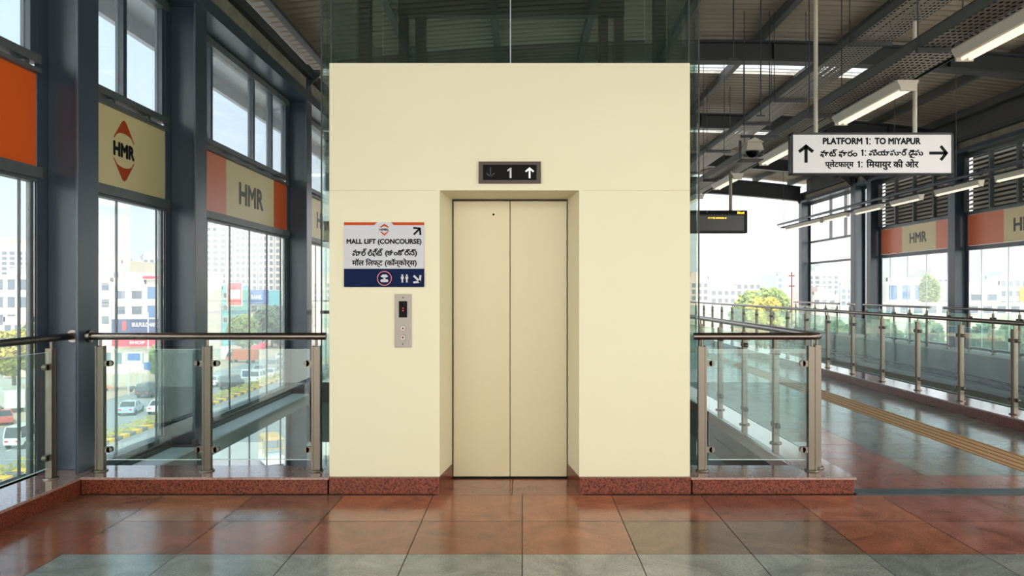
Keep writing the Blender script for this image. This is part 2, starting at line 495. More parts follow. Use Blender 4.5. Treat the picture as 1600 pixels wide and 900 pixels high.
# splayed reveals
w.hexa([(-0.70, YW+.12, .112), (-0.574, YW, .112), (-0.524, YD, .112), (-0.70, YD, .112), (-0.70, YW+.12, ZO), (-0.574, YW, ZO), (-0.524, YD, ZO), (-0.70, YD, ZO)])
w.hexa([(0.396, YW, .112), (0.52, YW+.12, .112), (0.52, YD, .112), (0.340, YD, .112), (0.396, YW, ZO), (0.52, YW+.12, ZO), (0.52, YD, ZO), (0.340, YD, ZO)])
w.box(-0.70, 0.52, YW + 0.12, YD + 0.1, ZO, ZO + 0.06)
w.hexa([(-0.574, YW, ZO), (0.396, YW, ZO), (0.34, YD, ZO - 0.012), (-0.524, YD, ZO - 0.012), (-0.574, YW, ZO+.0005), (0.396, YW, ZO+.0005), (0.34, YD, ZO+.02), (-0.524, YD, ZO+.02)])
wall = w.build('front_wall', M['cream'], shaft)
for (a, b2) in ((-1.34, -0.60), (0.42, 1.165)):          # joint between the wall boards
    MB().box(a, b2, YW - 0.0015, YW, 2.098, 2.1015).build('board_joint', M['seam'], wall)
gx0, gx1 = -1.446, 1.272; gy0, gy1 = 5.68, 8.10; mid = -0.085
def pane(x0, x1, y0, y1, z0, z1, name='glass_pane', m='shaftglass', par=None):
    return MB().box(x0, x1, y0, y1, z0, z1).build(name, M[m], par)
pane(gx0 + .03, mid - .003, gy0, gy0 + .012, ZT - 0.05, 4.85, par=shaft)
pane(mid + .003, gx1 - .03, gy0, gy0 + .012, ZT - 0.05, 4.85, par=shaft)
for x in (gx0, gx1 - .012):
    pane(x, x + .012, gy0, 6.85, -0.3, 4.85, par=shaft)
    pane(x, x + .012, 6.86, gy1, -0.3, 4.85, par=shaft)
pane(gx0 + .02, gx1 - .02, gy1, gy1 + .012, -0.3, 4.85, par=shaft)
for x in (gx0 - .005, gx1 - .003): MB().box(x, x + .008, gy0 - .012, gy0 + .0, 0.12, 4.85).build('glass_edge_seal', M['dark_steel'], shaft)
for x in (gx0 + .064, gx1 - .075): MB().box(x, x + .010, gy0 - .004, gy0 + .014, ZT, 4.85).build('glass_edge_seal', M['dark_steel'], shaft)
e = MB().box(mid - .004, mid + .004, gy0 - .004, gy0 + .014, ZT, 4.85)
e.build('glazing_joint', M['lightframe'], shaft)
for (x0, x1) in ((-1.24, -1.15), (-1.075, -0.972), (0.772, 0.862), (0.93, 1.02)):
    MB().box(x0, x1, 7.9, 8.0, -0.3, 4.84).build('shaft_post', M['shaftsteel'], shaft)
for z in (4.16, 1.9):
    MB().box(-1.24, 1.02, 7.86, 7.98, z, z + 0.2).build('shaft_beam', M['shaftsteel'], shaft)
for sx in (-1, 1):
    xw = gx0 + 0.03 if sx < 0 else gx1 - 0.03
    xi = xw - sx * 0.10
    MB().box(min(xw, xi), max(xw, xi), 6.8, 6.92, -0.3, 4.84).build('shaft_post', M['shaftsteel'], shaft)
    MB().box(min(xw, xi), max(xw, xi), 5.72, 8.0, 4.74, 4.84).build('shaft_beam', M['dark_steel'], shaft)
    sp = MB()
    zc = 4.05
    sp.tube((xi, 7.55, zc + 0.62), (xw, 7.3, zc), 0.012, n=8)
    sp.tube((xw - .02, 7.3, zc), (xw + .02, 7.3, zc), 0.03, n=10)
    for a, b2 in ((-.09, -.09), (-.09, .09), (.09, .09), (.09, -.09)):
        sp.tube((xw, 7.3, zc), (xw, 7.3 + a, zc + b2), 0.010, n=6)
    sp.build('spider_fitting', M['post'], shaft)
# inside of the car well behind the doors
b2 = MB().box(-0.75, 0.56, 5.99, 6.05, -0.2, 2.2)
b2.build('door_back_panel', M['dark_steel'], shaft)

door = thing('lift_door', 'closed pair of cream enamelled sliding lift door leaves', 'lift door', (-0.09, YD, 0))
d1 = MB().box(-0.516, -0.0935, YD + .015, YD + .05, 0.012, 2.075).build('door_leaf', M['door'], door, bevel=0.003)
d2 = MB().box(-0.0885, 0.334, YD + .015, YD + .05, 0.012, 2.075).build('door_leaf', M['door'], door, bevel=0.003)
kx, kz = (771 - 816) * YD / 1230, 1.4 + (455 - 335) * YD / 1230
MB().tube((kx, YD + .016, kz), (kx, YD + .008, kz), 0.008, n=14).build('key_hole', M['black'], d1)
jf = MB()
jf.box(-0.530, -0.519, YD + .0, YD + .06, 0.0, 2.095); jf.box(0.337, 0.346, YD, YD + .06, 0.0, 2.095)
jf.box(-0.530, 0.346, YD + .002, YD + .06, 2.079, 2.095)
jf.build('door_frame', M['bezel'], door)
MB().box(-0.53, 0.345, YD - .01, YD + .07, 0.0005, 0.008).build('sill', M['black'], door)

# ---- wall coordinates on the lift front
def WX(px): return (px - 816) * YW / 1230
def WZ(py): return 1.4 + (455 - py) * YW / 1230
RX, UZ = (1, 0, 0), (0, 0, 1)

# floor indicator over the door
ix0, ix1, iz0, iz1 = WX(748), WX(845), WZ(287), WZ(253)
ind = thing('floor_indicator', 'small lift floor indicator reading 1 with two arrows above the doors', 'indicator', ((ix0+ix1)/2, YW, iz0))
fr = MB(); bw = 0.030
fr.box(ix0, ix1, YW - .018, YW, iz0, iz0 + bw * .75); fr.box(ix0, ix1, YW - .018, YW, iz1 - bw * .75, iz1)
fr.box(ix0, ix0 + bw, YW - .018, YW, iz0 + bw*.75, iz1 - bw*.75); fr.box(ix1 - bw, ix1, YW - .018, YW, iz0 + bw*.75, iz1 - bw*.75)
fr.build('bezel', M['bezel'], ind)
MB().box(ix0 + bw, ix1 - bw, YW - .010, YW, iz0 + .02, iz1 - .02).build('screen', M['black'], ind)
def OW(px, py, lift): return (WX(px), YW - lift, WZ(py))
K = YW / 1230
a = MB(); arrow(a, (0, 0), -PI/2, 15.5 * K, 6.2 * K, 2.0 * K, OW(766.5, 269.5, .0105), RX, UZ, (0, .001, 0)); a.build('down_arrow', M['dimarrow'], ind)
a = MB(); arrow(a, (0, 0), PI/2, 16.5 * K, 6.2 * K, 2.6 * K, OW(827.5, 270.5, .0105), RX, UZ, (0, .001, 0)); a.build('up_arrow', M['glowwhite'], ind)
a = MB(); o1 = OW(797, 270.5, .0105)
stroke(a, (0.8*K, -8*K), (0.8*K, 8*K), 2.8*K, o1, RX, UZ, (0, .001, 0)); stroke(a, (0.8*K, 7*K), (-4*K, 3.2*K), 2.2*K, o1, RX, UZ, (0, .001, 0))
a.build('numeral', M['glowgrey'], ind)

# wall sign
sg = thing('wall_sign', 'white and navy MALL LIFT CONCOURSE direction sign on the cream wall', 'sign', (WX(600), YW, WZ(448)))
MB().box(WX(538), WX(663), YW - .010, YW, WZ(420), WZ(347.5)).build('white_board', M['white'], sg)
MB().box(WX(538), WX(663), YW - .0102, YW, WZ(448.5), WZ(420)).build('navy_band', M['navy'], sg)
ob = MB(); T = (0, .001, 0)
def P2(pts, o=(600, 400)): return [((x - o[0]) * K, (o[1] - y) * K) for x, y in pts]
O0 = (WX(600), YW - .0112, WZ(400))
for q in ([(538, 347.5), (590, 347.5), (585, 352), (538, 352)], [(611, 347.5), (663, 347.5), (663, 352), (616, 352)]):
    MB().prism(P2(q[::-1]), O0, RX, UZ, T).build('orange_stripe', M['logo_orange'], sg)
for q in ([(594, 354.5), (601, 350), (608, 354.5), (607, 356), (601, 353.4), (595, 356)], [(594.5, 362.5), (596, 361.8), (601, 365.4), (606, 361.8), (607.5, 362.5), (601, 368.5)]):
    MB().prism(P2(q[::-1]), O0, RX, UZ, T).build('logo_chevron', M['logo_orange'], sg)
lettering('HMRL', OW(601, 359, .011), RX, UZ, 15*K, 4*K, M['ink'], sg, bold=0.03)
lettering('MALL LIFT (CONCOURSE)', OW(600.5, 378.5, .011), RX, UZ, 117*K, 10.4*K, M['ink'], sg, bold=0.045)
lettering('మాల్ లిఫ్ట్', OW(575, 395.0, .011), RX, UZ, 48*K, 13*K, M['ink'], sg, bold=0.034)
lettering('(కాంకోర్స్)', OW(627, 395.5, .011), RX, UZ, 50*K, 12.5*K, M['ink'], sg, bold=0.034)
lettering('मॉल िलफ्ट (कॉन्कोर्स)', OW(601, 411.0, .011), RX, UZ, 101*K, 14*K, M['ink'], sg, bold=0.03)
a = MB(); arrow(a, (0, 0), PI/4, 15*K, 8*K, 3.0*K, OW(652, 361.5, .0115), RX, UZ, T); a.build('arrow_up_right', M['ink'], sg)
a = MB(); arrow(a, (0, 0), -PI/4, 15*K, 8*K, 3.2*K, OW(652, 436, .0115), RX, UZ, T); a.build('arrow_down_right', M['white'], sg)
ring = MB(); cx, cy = 0, 0
def ringpts(r, n=28): return [(r*K*math.cos(2*PI*i/n), r*K*math.sin(2*PI*i/n)) for i in range(n)]
ra, rb = ringpts(11.5), ringpts(10.3); oc = Vector(OW(601, 435, .0112))
for i in range(28):
    j = (i + 1) % 28; ring.prism([ra[i], ra[j], rb[j], rb[i]], oc, RX, UZ, T)
ring.build('emblem_ring', mat('emblem_pink', (214, 120, 116), 0.4), sg)
em = MB()
em.prism([(-6*K, 3*K), (-3*K, 6*K), (3*K, 6*K), (6*K, 3*K), (3*K, 1.4*K), (-3*K, 1.4*K)][::-1], oc, RX, UZ, T)
for sx in (-1, 1):
    em.prism([(sx*3.6*K + 2.5*K*math.cos(2*PI*i/10), -3.6*K + 2.5*K*math.sin(2*PI*i/10)) for i in range(10)], oc, RX, UZ, T)
em.prism([(-1.5*K, 1*K), (1.5*K, 1*K), (2*K, -6*K), (-2*K, -6*K)][::-1], oc, RX, UZ, T)
em.build('emblem_figure', M['white'], sg)
for px in (629, 636):
    pc = MB()
    oc2 = Vector(OW(px, 435, .0112))
    pc.prism([(1.5*K*math.cos(2*PI*i/10), 4.8*K + 1.5*K*math.sin(2*PI*i/10)) for i in range(10)], oc2, RX, UZ, T)
    pc.prism([(-2.2*K, 3*K), (-2.2*K, -1*K), (-1.2*K, -1*K), (-1.2*K, -6.4*K), (1.2*K, -6.4*K), (1.2*K, -1*K), (2.2*K, -1*K), (2.2*K, 3*K)], oc2, RX, UZ, T)
    pc.build('person_pictogram', M['white'], sg)

# call panel
cp = thing('lift_call_panel', 'narrow brushed steel lift call panel with two round buttons under the wall sign', 'call panel', (WX(630), YW, WZ(543)))
MB().box(WX(617), WX(643), YW - .008, YW, WZ(543), WZ(459.5)).build('face_plate', M['panel'], cp, bevel=0.0015)
MB().box(WX(623.5), WX(636.5), YW - .0095, YW - .007, WZ(496), WZ(470.5)).build('display', M['black'], cp)
for py in (481.5, 485.3): MB().prism(ringpts(1.1, 10), OW(630, py, .0103), RX, UZ, T).build('red_dot', M['redled'], cp)
for py, ang in ((513, PI/2), (527.3, -PI/2)):
    bt = MB().tube(OW(630, py, .008), OW(630, py, .013), 4.6*K, 4.2*K, n=20)
    bo = bt.build('button', M['stainless'], cp, smooth=True)
    a = MB(); a.prism([(-1.8*K, -1.2*K*math.sin(ang)), (1.8*K, -1.2*K*math.sin(ang)), (0, 2*K*math.sin(ang))][::(1 if ang > 0 else -1)], OW(630, py, .014), RX, UZ, T)
    a.build('button_mark', M['ink'], bo)
for py in (465, 537.5): MB().tube(OW(630, py, .008), OW(630, py, .0095), 1.1*K, n=10).build('screw', M['darkclamp'], cp)


# ------------------------------------------------------------------ railings
def railing(name, label, posts, z0=0.118, ztop=1.078, h0=None, h1=None, panels=True, cl=True, group=None, hpath=None, gtop=0.985, gbot=0.20, simple=False, root=None):
    """posts: list of (x,y); handrail from h0 to h1 (x,y)"""
    P = [Vector((p[0], p[1], 0)) for p in posts]
    own = root is None
    if own: root = thing(name, label, 'railing', (P[0].x, P[0].y, z0), group)
    d = (P[-1] - P[0]).normalized()
    s = Vector((-d.y, d.x, 0))
    if own:
        if hpath is None: hpath = [(*h0, ztop), (*h1, ztop)]
        MB().path(hpath, 0.0255, n=20).build('handrail', M['stainless'], root, smooth=True)
    pw, pd = 0.030, 0.022
    for i, p in enumerate(P):
        b = MB()
        def ob(u0, u1, w0, w1, za, zb, m=0):
            q = [p + d*u + s*w for u, w in ((u0, w0), (u1, w0), (u1, w1), (u0, w1))]
            b.hexa([(v.x, v.y, za) for v in q] + [(v.x, v.y, zb) for v in q], m)
        zt = ztop - 0.068
        if not simple:
            ob(-pw, -pw + .012, -pd, pd, z0, zt); ob(pw - .012, pw, -pd, pd, z0, zt)
            ob(-pw + .012, pw - .012, -pd*.75, pd*.75, z0, zt - .006)
        else:
            ob(-.022, .022, -.016, .016, z0, zt)
        b.tube((p.x, p.y, zt - .01), (p.x, p.y, ztop - .02), 0.0095, n=10)
        b.tube((p.x, p.y, z0), (p.x, p.y, z0 + .010), 0.052 if not simple else .04, 0.048 if not simple else .036, n=20)
        po = b.build('post', M['post'], root)
        if cl:
            for zc in (0.885, 0.27):
                sides = [k for k in (1, -1) if 0 <= i + k < len(P)]
                for k in sides:
                    c = MB()
                    q0 = p + d * (k * (pw - .004)); q1 = p + d * (k * (pw + .038))
                    c.tube((q1.x - s.x*.014, q1.y - s.y*.014, zc), (q1.x + s.x*.014, q1.y + s.y*.014, zc), 0.021, n=14)
                    u0, u1 = sorted((k*(pw - .004), k*(pw + .038)))
                    qq = [p + d*u + s*w for u, w in ((u0, -.014), (u1, -.014), (u1, .014), (u0, .014))]
                    c.hexa([(v.x, v.y, zc - .021) for v in qq] + [(v.x, v.y, zc + .021) for v in qq])
                    c.build('glass_clamp', M['post'] if not simple else M['darkclamp'], po)
    if panels:
        for i in range(len(P) - 1):
            a, b2 = P[i] + d * .045, P[i+1] - d * .045
            q = [a - s*.005, b2 - s*.005, b2 + s*.005, a + s*.005]
            g = MB().hexa([(v.x, v.y, gbot) for v in q] + [(v.x, v.y, gtop) for v in q])
            go = g.build('glass_panel', M['railglass'], root)
            for za, zb in ((gtop, gtop + .0015), (gbot - .004, gbot)):
                MB().hexa([(v.x, v.y, za) for v in q] + [(v.x, v.y, zb) for v in q]).build('panel_edge', M['edge'], go)
    return root

yr = 5.62
rl = railing('glass_railing', 'stainless and glass railing on red granite kerb left of the lift', [(-3.01, yr), (-2.248, yr), (-1.47, yr)], h0=(-3.10, yr), h1=(-1.40, yr))
fl = MB().tube((-3.100, yr, 1.078), (-3.075, yr, 1.078), 0.045, n=20); fl.build('wall_flange', M['stainless'], rl, smooth=True)
r0 = railing('glass_railing', 'stainless and glass railing along the left facade in front of the orange banner bay', [(-3.22, 5.38), (-3.22, 4.4), (-3.22, 3.42), (-3.22, 2.44)], h0=(-3.22, 5.655), h1=(-3.22, 2.2))
MB().tube((-3.22, 5.655, 1.078), (-3.22, 5.635, 1.078), 0.045, n=20).build('wall_flange', M['stainless'], r0, smooth=True)
# right front run whose rail turns back along the well
cr = [(1.222, yr, 1.078), (2.05, yr, 1.078)] + [(2.05 + .09*math.sin(t*PI/12), yr + .09 - .09*math.cos(t*PI/12), 1.078) for t in range(1, 7)] + [(2.14, 12.0, 1.078)]
rr_ = railing('glass_railing', 'stainless and glass railing right of the lift whose rail turns the corner beside the well', [(1.284, yr), (2.068, yr)], hpath=cr)
railing('glass_railing', 'glass railing beside the dark well running back from the right corner post',
        [(2.14, 5.72 + 0.93*k) for k in range(7)], root=rr_)
railing('glass_railing', 'long curving-away glass railing along the track side of the walkway', [(5.12, 7.19 + 1.0 * k) for k in range(19)], h0=(5.12, 6.2), h1=(5.12, 25.6), ztop=1.07)
# the far side of the track, one run between each pair of columns
for (a, b2, lab) in ((13.05, 16.5, 'beside the nearest right bay'), (17.05, 20.4, 'under the smaller HMR banner on the right'), (20.95, 21.4, 'between the twin right columns'), (21.95, 25.6, 'in the open right bay at the platform end')):
    n_ = max(2, int(round((b2 - a) / 0.95)) + 1)
    railing('glass_railing', 'thin pale glass railing across the track ' + lab, [(8.84, a + .15 + (b2 - a - .3) * k / (n_ - 1)) for k in range(n_)], z0=0.205, ztop=1.05, h0=(8.84, a), h1=(8.84, b2), simple=True, gbot=0.25, gtop=0.95)
railing('glass_railing', 'distant railing crossing behind the lift at the back of the well', [(-2.9 + 0.96*k, 12.1) for k in range(6)], z0=0.0, h0=(-3.1, 12.1), h1=(2.1, 12.1))
railing('glass_railing', 'glass railing closing the far end of the platform', [(-3.0 + 1.0*k, 25.8) for k in range(9)], z0=0.0, h0=(-3.1, 25.8), h1=(5.1, 25.8))


# ------------------------------------------------------------------ columns
def column(x, y0, side, z0, z1, label, group, wd=0.27, dp=0.31):
    """H section: flanges face across the hall. side=+1 : interior is +x"""
    y1 = y0 + wd; t = 0.022
    b = MB()
    xo = x - side * dp
    b.box(min(x, x - side*t), max(x, x - side*t), y0, y1, z0, z1)
    b.box(min(xo, xo + side*t), max(xo, xo + side*t), y0, y1, z0, z1)
    b.box(min(x - side*t, xo + side*t), max(x - side*t, xo + side*t), (y0+y1)/2 - .01, (y0+y1)/2 + .01, z0, z1)
    root = thing('steel_column', label, 'column', ((x + xo)/2, (y0+y1)/2, z0), group)
    b.build('shaft', M['steel_paint'], root, bevel=0.004)
    c = MB()       # head plate and bracket
    c.box(min(x, xo) - .03, max(x, xo) + .03, y0 - .02, y1 + .02, z1, z1 + 0.02)
    c.build('head_plate', M['dark_steel'], root)
    if side > 0:
        k = MB(); k.prism([(0, 0), (0.16, 0.16), (0.16, 0.24), (0, 0.24)], (x, (y0+y1)/2 - .01, z1 - 0.26), (1, 0, 0), (0, 0, 1), (0, .02, 0))
    else:
        k = MB(); k.prism([(0, 0), (-0.30, 0.26), (-0.30, 0.30), (0, 0.30)], (x, (y0+y1)/2 - .01, z1 - 0.32), (1, 0, 0), (0, 0, 1), (0, .02, 0))
    k.build('bracket', M['dark_steel'], root)
    return root
ly = [(1.9, 'left steel column nearest the camera'), (5.53, 'large grey steel column at the kerb corner left of the railing'), (7.52, 'grey steel column between the logo banner and the HMR banner'),
      (11.40, 'grey steel column just left of the lift shaft'), (15.3, 'steel column behind the lift on the left side'), (19.2, 'farthest left steel column')]
for i, (y, lab) in enumerate(ly):
    column(XL, y, 1, (0.118 if i < 2 else -5.0), 4.66, lab, 'left facade columns')
ry = [(12.68, 'right side steel column nearest the camera'), (16.60, 'right side steel column between the two HMR banners'), (20.60, 'nearer of the twin right side columns'), (21.60, 'farther of the twin right side columns'), (25.7, 'last right side column at the open platform end')]
for y, lab in ry:
    column(XR, y, -1, (0.2 if y < 25 else -1.0), 4.58, lab, 'right facade columns')


# ------------------------------------------------------------------ left facade
wcount = [0]
def window(name_parts=None):
    wcount[0] += 1
    return 'window_%d' % wcount[0]
RY = (0, 1, 0)

def left_bay(y0, y1, joints, mull, banner, lower=True, zb=0.02):
    # lower window
    nm = window(); root = bpy.data.objects.new(nm, None); root.location = (XLG, (y0+y1)/2, zb); COL.objects.link(root); tag(root, kind='structure')
    fr = MB()
    fr.box(-3.50, -3.36, y0, y1, 2.19, 2.265); fr.box(-3.47, -3.40, y0, y1, 2.165, 2.19)
    fr.box(-3.50, -3.38, y0, y1, zb - .04, zb + 0.0)
    fr.build('window_frame', M['frame'], root)
    fr = MB(); fr.box(-3.455, -3.425, y0, y0 + .04, zb, 2.165); fr.box(-3.455, -3.425, y1 - .04, y1, zb, 2.165)
    fr.build('window_jamb', M['frame'], root)
    ys = [y0 + .04] + [j for j in joints if y0 < j < y1] + [y1 - .04]
    for i in range(len(ys) - 1):
        MB().box(XLG - .006, XLG + .006, ys[i] + .004, ys[i+1] - .004, zb, 2.165).build('pane', M['glass'], root)
    for j in ys[1:-1]:
        MB().box(XLG - .010, XLG + .010, j - .004, j + .004, zb, 2.165).build('glazing_joint', M['frame'], root)
    # upper window
    nm = window(); root = bpy.data.objects.new(nm, None); root.location = (XLG, (y0+y1)/2, 2.94); COL.objects.link(root); tag(root, kind='structure')
    fr = MB(); fr.box(-3.50, -3.37, y0, y1, 2.925, 2.955); fr.box(-3.50, -3.37, y0, y1, 2.99, 3.05); fr.box(-3.50, -3.37, y0, y1, 4.07, 4.15)
    k = y0 + .1
    while k < y1: fr.box(-3.50, -3.40, k, k + .05, 2.955, 2.99); k += 0.62
    fr.build('window_frame', M['frame'], root)
    edges = [y0] + sorted(mull) + [y1]
    for mm_ in [y0 + .05] + list(mull) + [y1 - .05]:
        MB().box(-3.47, -3.40, mm_ - .03, mm_ + .03, 3.05, 4.07).build('mullion', M['steel_paint'], root)
    e2 = [y0 + .05] + list(mull) + [y1 - .05]
    for i in range(len(e2) - 1):
        MB().box(XLG - .006, XLG + .006, e2[i] + .03, e2[i+1] - .03, 3.05, 4.07).build('pane', M['glass'], root)
    # ledge, lower beam and lower glazing
    if lower:
        lb = MB(); lb.box(-3.62, -3.40, y0, y1, -.045, -.02); lb.box(-3.56, -3.34, y0, y1, -.13, -.045); lb.box(-3.60, -3.36, y0, y1, -.26, -.13)
        tag(lb.build('trim_sill', M['ledge']), kind='structure')
        bm = thing('lower_steel_beam', 'pale-topped steel beam along the facade below floor level %s' % lower, 'beam', (-3.2, (y0+y1)/2, -.22), 'beams below floor level')
        b = MB(); b.box(-3.30, -3.06, y0, y1, -.085, -.07, 0); b.box(-3.19, -3.17, y0, y1, -.205, -.085, 1); b.box(-3.30, -3.06, y0, y1, -.22, -.205, 1)
        b.box(-3.075, -3.06, y0, y1, -.205, -.085, 1)
        b.build('beam_body', [M['beamtop'], M['ledge']], bm)
        c = MB(); c.box(-3.29, -3.05, y1 - .10, y1, -.26, -.06); c.tube((-3.1, y1 - .05, -.06), (-3.1, y1 - .05, .0), .03, n=10)
        c.build('end_cleat', M['dark_steel'], bm)
        nm = window(); root = bpy.data.objects.new(nm, None); root.location = (XLG, (y0+y1)/2, -5); COL.objects.link(root); tag(root, kind='structure')
        MB().box(XLG - .006, XLG + .006, y0, y1, -5, -.26).build('pane', M['glass'], root)
        for j in ys[1:-1]:
            MB().box(XLG - .010, XLG + .010, j - .004, j + .004, -5, -.26).build('glazing_joint', M['frame'], root)
    # banner
    bx = XLG + .03
    lab, segs, txt_ = banner
    bn = thing('fascia_banner', lab, 'banner', (bx, (y0+y1)/2, 2.27))
    for (a, b2, c) in segs:
        MB().box(bx - .012, bx, max(a, y0), min(b2, y1), 2.268, 2.922).build({'orange': 'orange_panel', 'orange2': 'coral_panel', 'beige': 'beige_panel'}[c], M[c], bn)
    if txt_:
        tag_, yc, zc, wd, ht = txt_
        if tag_ == 'logo':
            lettering('HMR', (bx + .002, yc, zc), RY, UZ, wd, ht, M['ink'], bn, bold=0.06)
            lm = MB(); o = (bx + .002, yc, zc)
            outer = [(-.175, .085), (-.13, .14), (-.085, .19), (-.035, .245), (0, .262), (.035, .245), (.085, .19), (.13, .14), (.175, .085)]
            for sg_ in (1, -1):
                lm = MB()
                for i in range(8):
                    (xa, ya), (xb, yb) = outer[i], outer[i+1]
                    ia = (xa * .93, .085 + .062 * math.sqrt(max(0, 1 - (xa/.175)**2))); ib = (xb * .93, .085 + .062 * math.sqrt(max(0, 1 - (xb/.175)**2)))
                    q = [(xa, ya*sg_), (xb, yb*sg_), (ib[0], ib[1]*sg_), (ia[0], ia[1]*sg_)]
                    lm.prism(q if sg_ < 0 else q[::-1], o, RY, UZ, (.001, 0, 0))
                lm.build('logo_chevron', M['logo_orange'], bn)
        else:
            lettering('HMR', (bx + .002, yc, zc), RY, UZ, wd, ht, M['ink_grey'], bn, bold=0.035)

left_bay(2.18, 5.52, [3.0, 3.8, 4.6, 5.38], [3.3, 4.4], ('plain orange fascia banner at the left edge above the near window', [(2.18, 3.2, 'beige'), (3.2, 5.52, 'orange')], None), lower=False, zb=0.118)
left_bay(5.81, 7.51, [6.67, 7.40], [6.74], ('beige fascia banner with orange chevron logo around HMR', [(5.81, 7.51, 'beige')], ('logo', 6.74, 2.60, 0.36, 0.125)), lower='in the bay with the logo banner')
left_bay(7.80, 11.39, [8.58, 9.25, 9.92, 10.6, 11.2], [8.62, 9.98, 10.70], ('orange and beige HMR fascia banner between columns left of the lift', [(7.8, 9.07, 'orange2'), (9.07, 10.8, 'beige'), (10.8, 11.39, 'orange')], ('t', 9.92, 2.585, 0.88, 0.27)), lower='in the bay with the orange and beige HMR banner')
left_bay(11.68, 15.29, [12.4, 13.1, 13.8, 14.5], [12.6, 13.9], ('HMR fascia banner mostly hidden behind the left shaft glass', [(11.68, 12.5, 'orange2'), (12.5, 14.5, 'beige'), (14.5, 15.29, 'orange')], ('t', 13.5, 2.585, 0.88, 0.27)), lower='in the bay beside the shaft glass')
left_bay(15.58, 19.19, [16.3, 17, 17.7, 18.4], [16.6, 17.9], ('farthest left HMR fascia banner behind the lift', [(15.58, 16.5, 'orange2'), (16.5, 18.3, 'beige'), (18.3, 19.19, 'orange')], ('t', 17.4, 2.585, 0.88, 0.27)), lower='in the farthest left bay')

# eave beam over the left windows
eb = thing('eave_beam', 'long grey eave beam running over the left windows', 'beam', (-3.3, 9, 4.16))
MB().box(-3.44, -3.10, -6, 25, 4.16, 4.30).build('bottom_flange', M['steel_paint'], eb)
MB().box(-3.36, -3.13, -6, 25, 4.31, 4.49).build('web', M['beigebeam'], eb)
MB().box(-3.44, -3.06, -6, 25, 4.50, 4.62).build('top_flange', M['dark_steel'], eb)
# pale soffit outside, seen through the upper windows
so = MB(); so.box(-5.0, -3.52, -6, 25, 4.90, 4.96); so.box(-5.04, -4.96, -6, 25, 4.68, 4.96)
k = 3.5
while k < 24:
    so.prism([(0, 0), (1.4, -.34), (1.4, -.28), (0, .0)], (-4.98, k, 4.90), (1, 0, 0), (0, 0, 1), (0, .1, 0)); k += 3.9
tag(so.build('trim_soffit', M['lightframe']), kind='structure')

# ------------------------------------------------------------------ right facade
RYm = (0, -1, 0)
def right_bay(y0, y1, banner, where):
    nm = window(); root = bpy.data.objects.new(nm, None); root.location = (XRG, (y0+y1)/2, .2); COL.objects.link(root); tag(root, kind='structure')
    fr = MB(); fr.box(9.36, 9.50, y0, y1, 2.26, 2.345); fr.box(9.36, 9.50, y0, y1, .20, .24); fr.box(9.36, 9.50, y0, y1, 3.0, 3.07)
    fr.build('window_frame', M['frame'], root)
    ys = [y1 - .0]; j = y1 - .45
    while j > y0 + .2: ys.append(j); j -= 0.9
    ys.append(y0)
    for i in range(len(ys) - 1):
        MB().box(XRG - .006, XRG + .006, ys[i+1] + .004, ys[i] - .004, .24, 2.26).build('pane', M['glass'], root)
    for j in ys[1:-1]:
        MB().box(XRG - .010, XRG + .010, j - .006, j + .006, .24, 2.26).build('glazing_joint', M['lightframe'], root)
    lv = thing('louver_screen', 'ribbed metal louver screen above the HMR banner %s' % where, 'louver', (XRG, (y0+y1)/2, 3.07))
    s_ = MB(); z = 3.10
    while z < 4.16:
        s_.hexa([(9.39, y0, z + .045), (9.41, y0, z + .045), (9.41, y1, z + .045), (9.39, y1, z + .045)][:0] or [(9.385, y0, z), (9.40, y0, z), (9.40, y1, z), (9.385, y1, z), (9.445, y0, z + .06), (9.46, y0, z + .06), (9.46, y1, z + .06), (9.445, y1, z + .06)])
        z += 0.092
    s_.build('blades', M['louver'], lv)
    MB().box(9.50, 9.51, y0, y1, 3.07, 4.22).build('backing_sheet', M['dark_steel'], lv)
    n_ = max(2, int((y1 - y0) / 0.75))
    for k in range(n_ + 1):
        yy = y0 + .03 + (y1 - y0 - .06) * k / n_
        MB().box(9.30, 9.38, yy - .03, yy + .03, 3.07, 4.2).build('upright', M['frame'], lv)
    lab, segs, txt_ = banner
    bx = XRG - .03
    bn = thing('fascia_banner', lab, 'banner', (bx, (y0+y1)/2, 2.35))
    for (a, b2, c) in segs:
        MB().box(bx, bx + .012, max(a, y0), min(b2, y1), 2.352, 2.995).build({'orange': 'orange_panel', 'orange2': 'coral_panel', 'beige': 'beige_panel'}[c], M[c], bn)
    lettering('HMR', (bx - .002, txt_[0], txt_[1]), RYm, UZ, txt_[2], txt_[3], M['ink_grey'], bn, bold=0.03)
right_bay(12.98, 16.59, ('coral and beige HMR fascia banner at the right edge of the view', [(15.35, 16.59, 'orange2'), (13.5, 15.35, 'beige'), (12.98, 13.5, 'orange')], (14.62, 2.67, 0.85, 0.26)), 'at the right edge')
right_bay(16.90, 20.59, ('smaller complete HMR banner between two right side columns', [(19.46, 20.59, 'orange2'), (17.87, 19.46, 'beige'), (16.9, 17.87, 'orange2')], (18.68, 2.68, 0.80, 0.25)), 'between two right columns')
nm = window(); root = bpy.data.objects.new(nm, None); root.location = (XRG, 23.7, .2); COL.objects.link(root); tag(root, kind='structure')
fr = MB()
for z in (2.31, 2.99): fr.box(9.38, 9.46, 21.9, 25.7, z - .03, z + .03)
fr.box(9.38, 9.46, 22.9, 22.94, 2.99, 4.3); fr.box(9.38, 9.46, 24.0, 24.04, 2.99, 4.3)
fr.build('window_frame', M['frame'], root)
MB().box(XRG - .004, XRG + .004, 21.9, 25.7, .24, 2.28).build('pane', M['glass'], root)
eb = thing('eave_beam', 'grey eave beam above the louvers on the right', 'beam', (9.3, 17, 4.25))
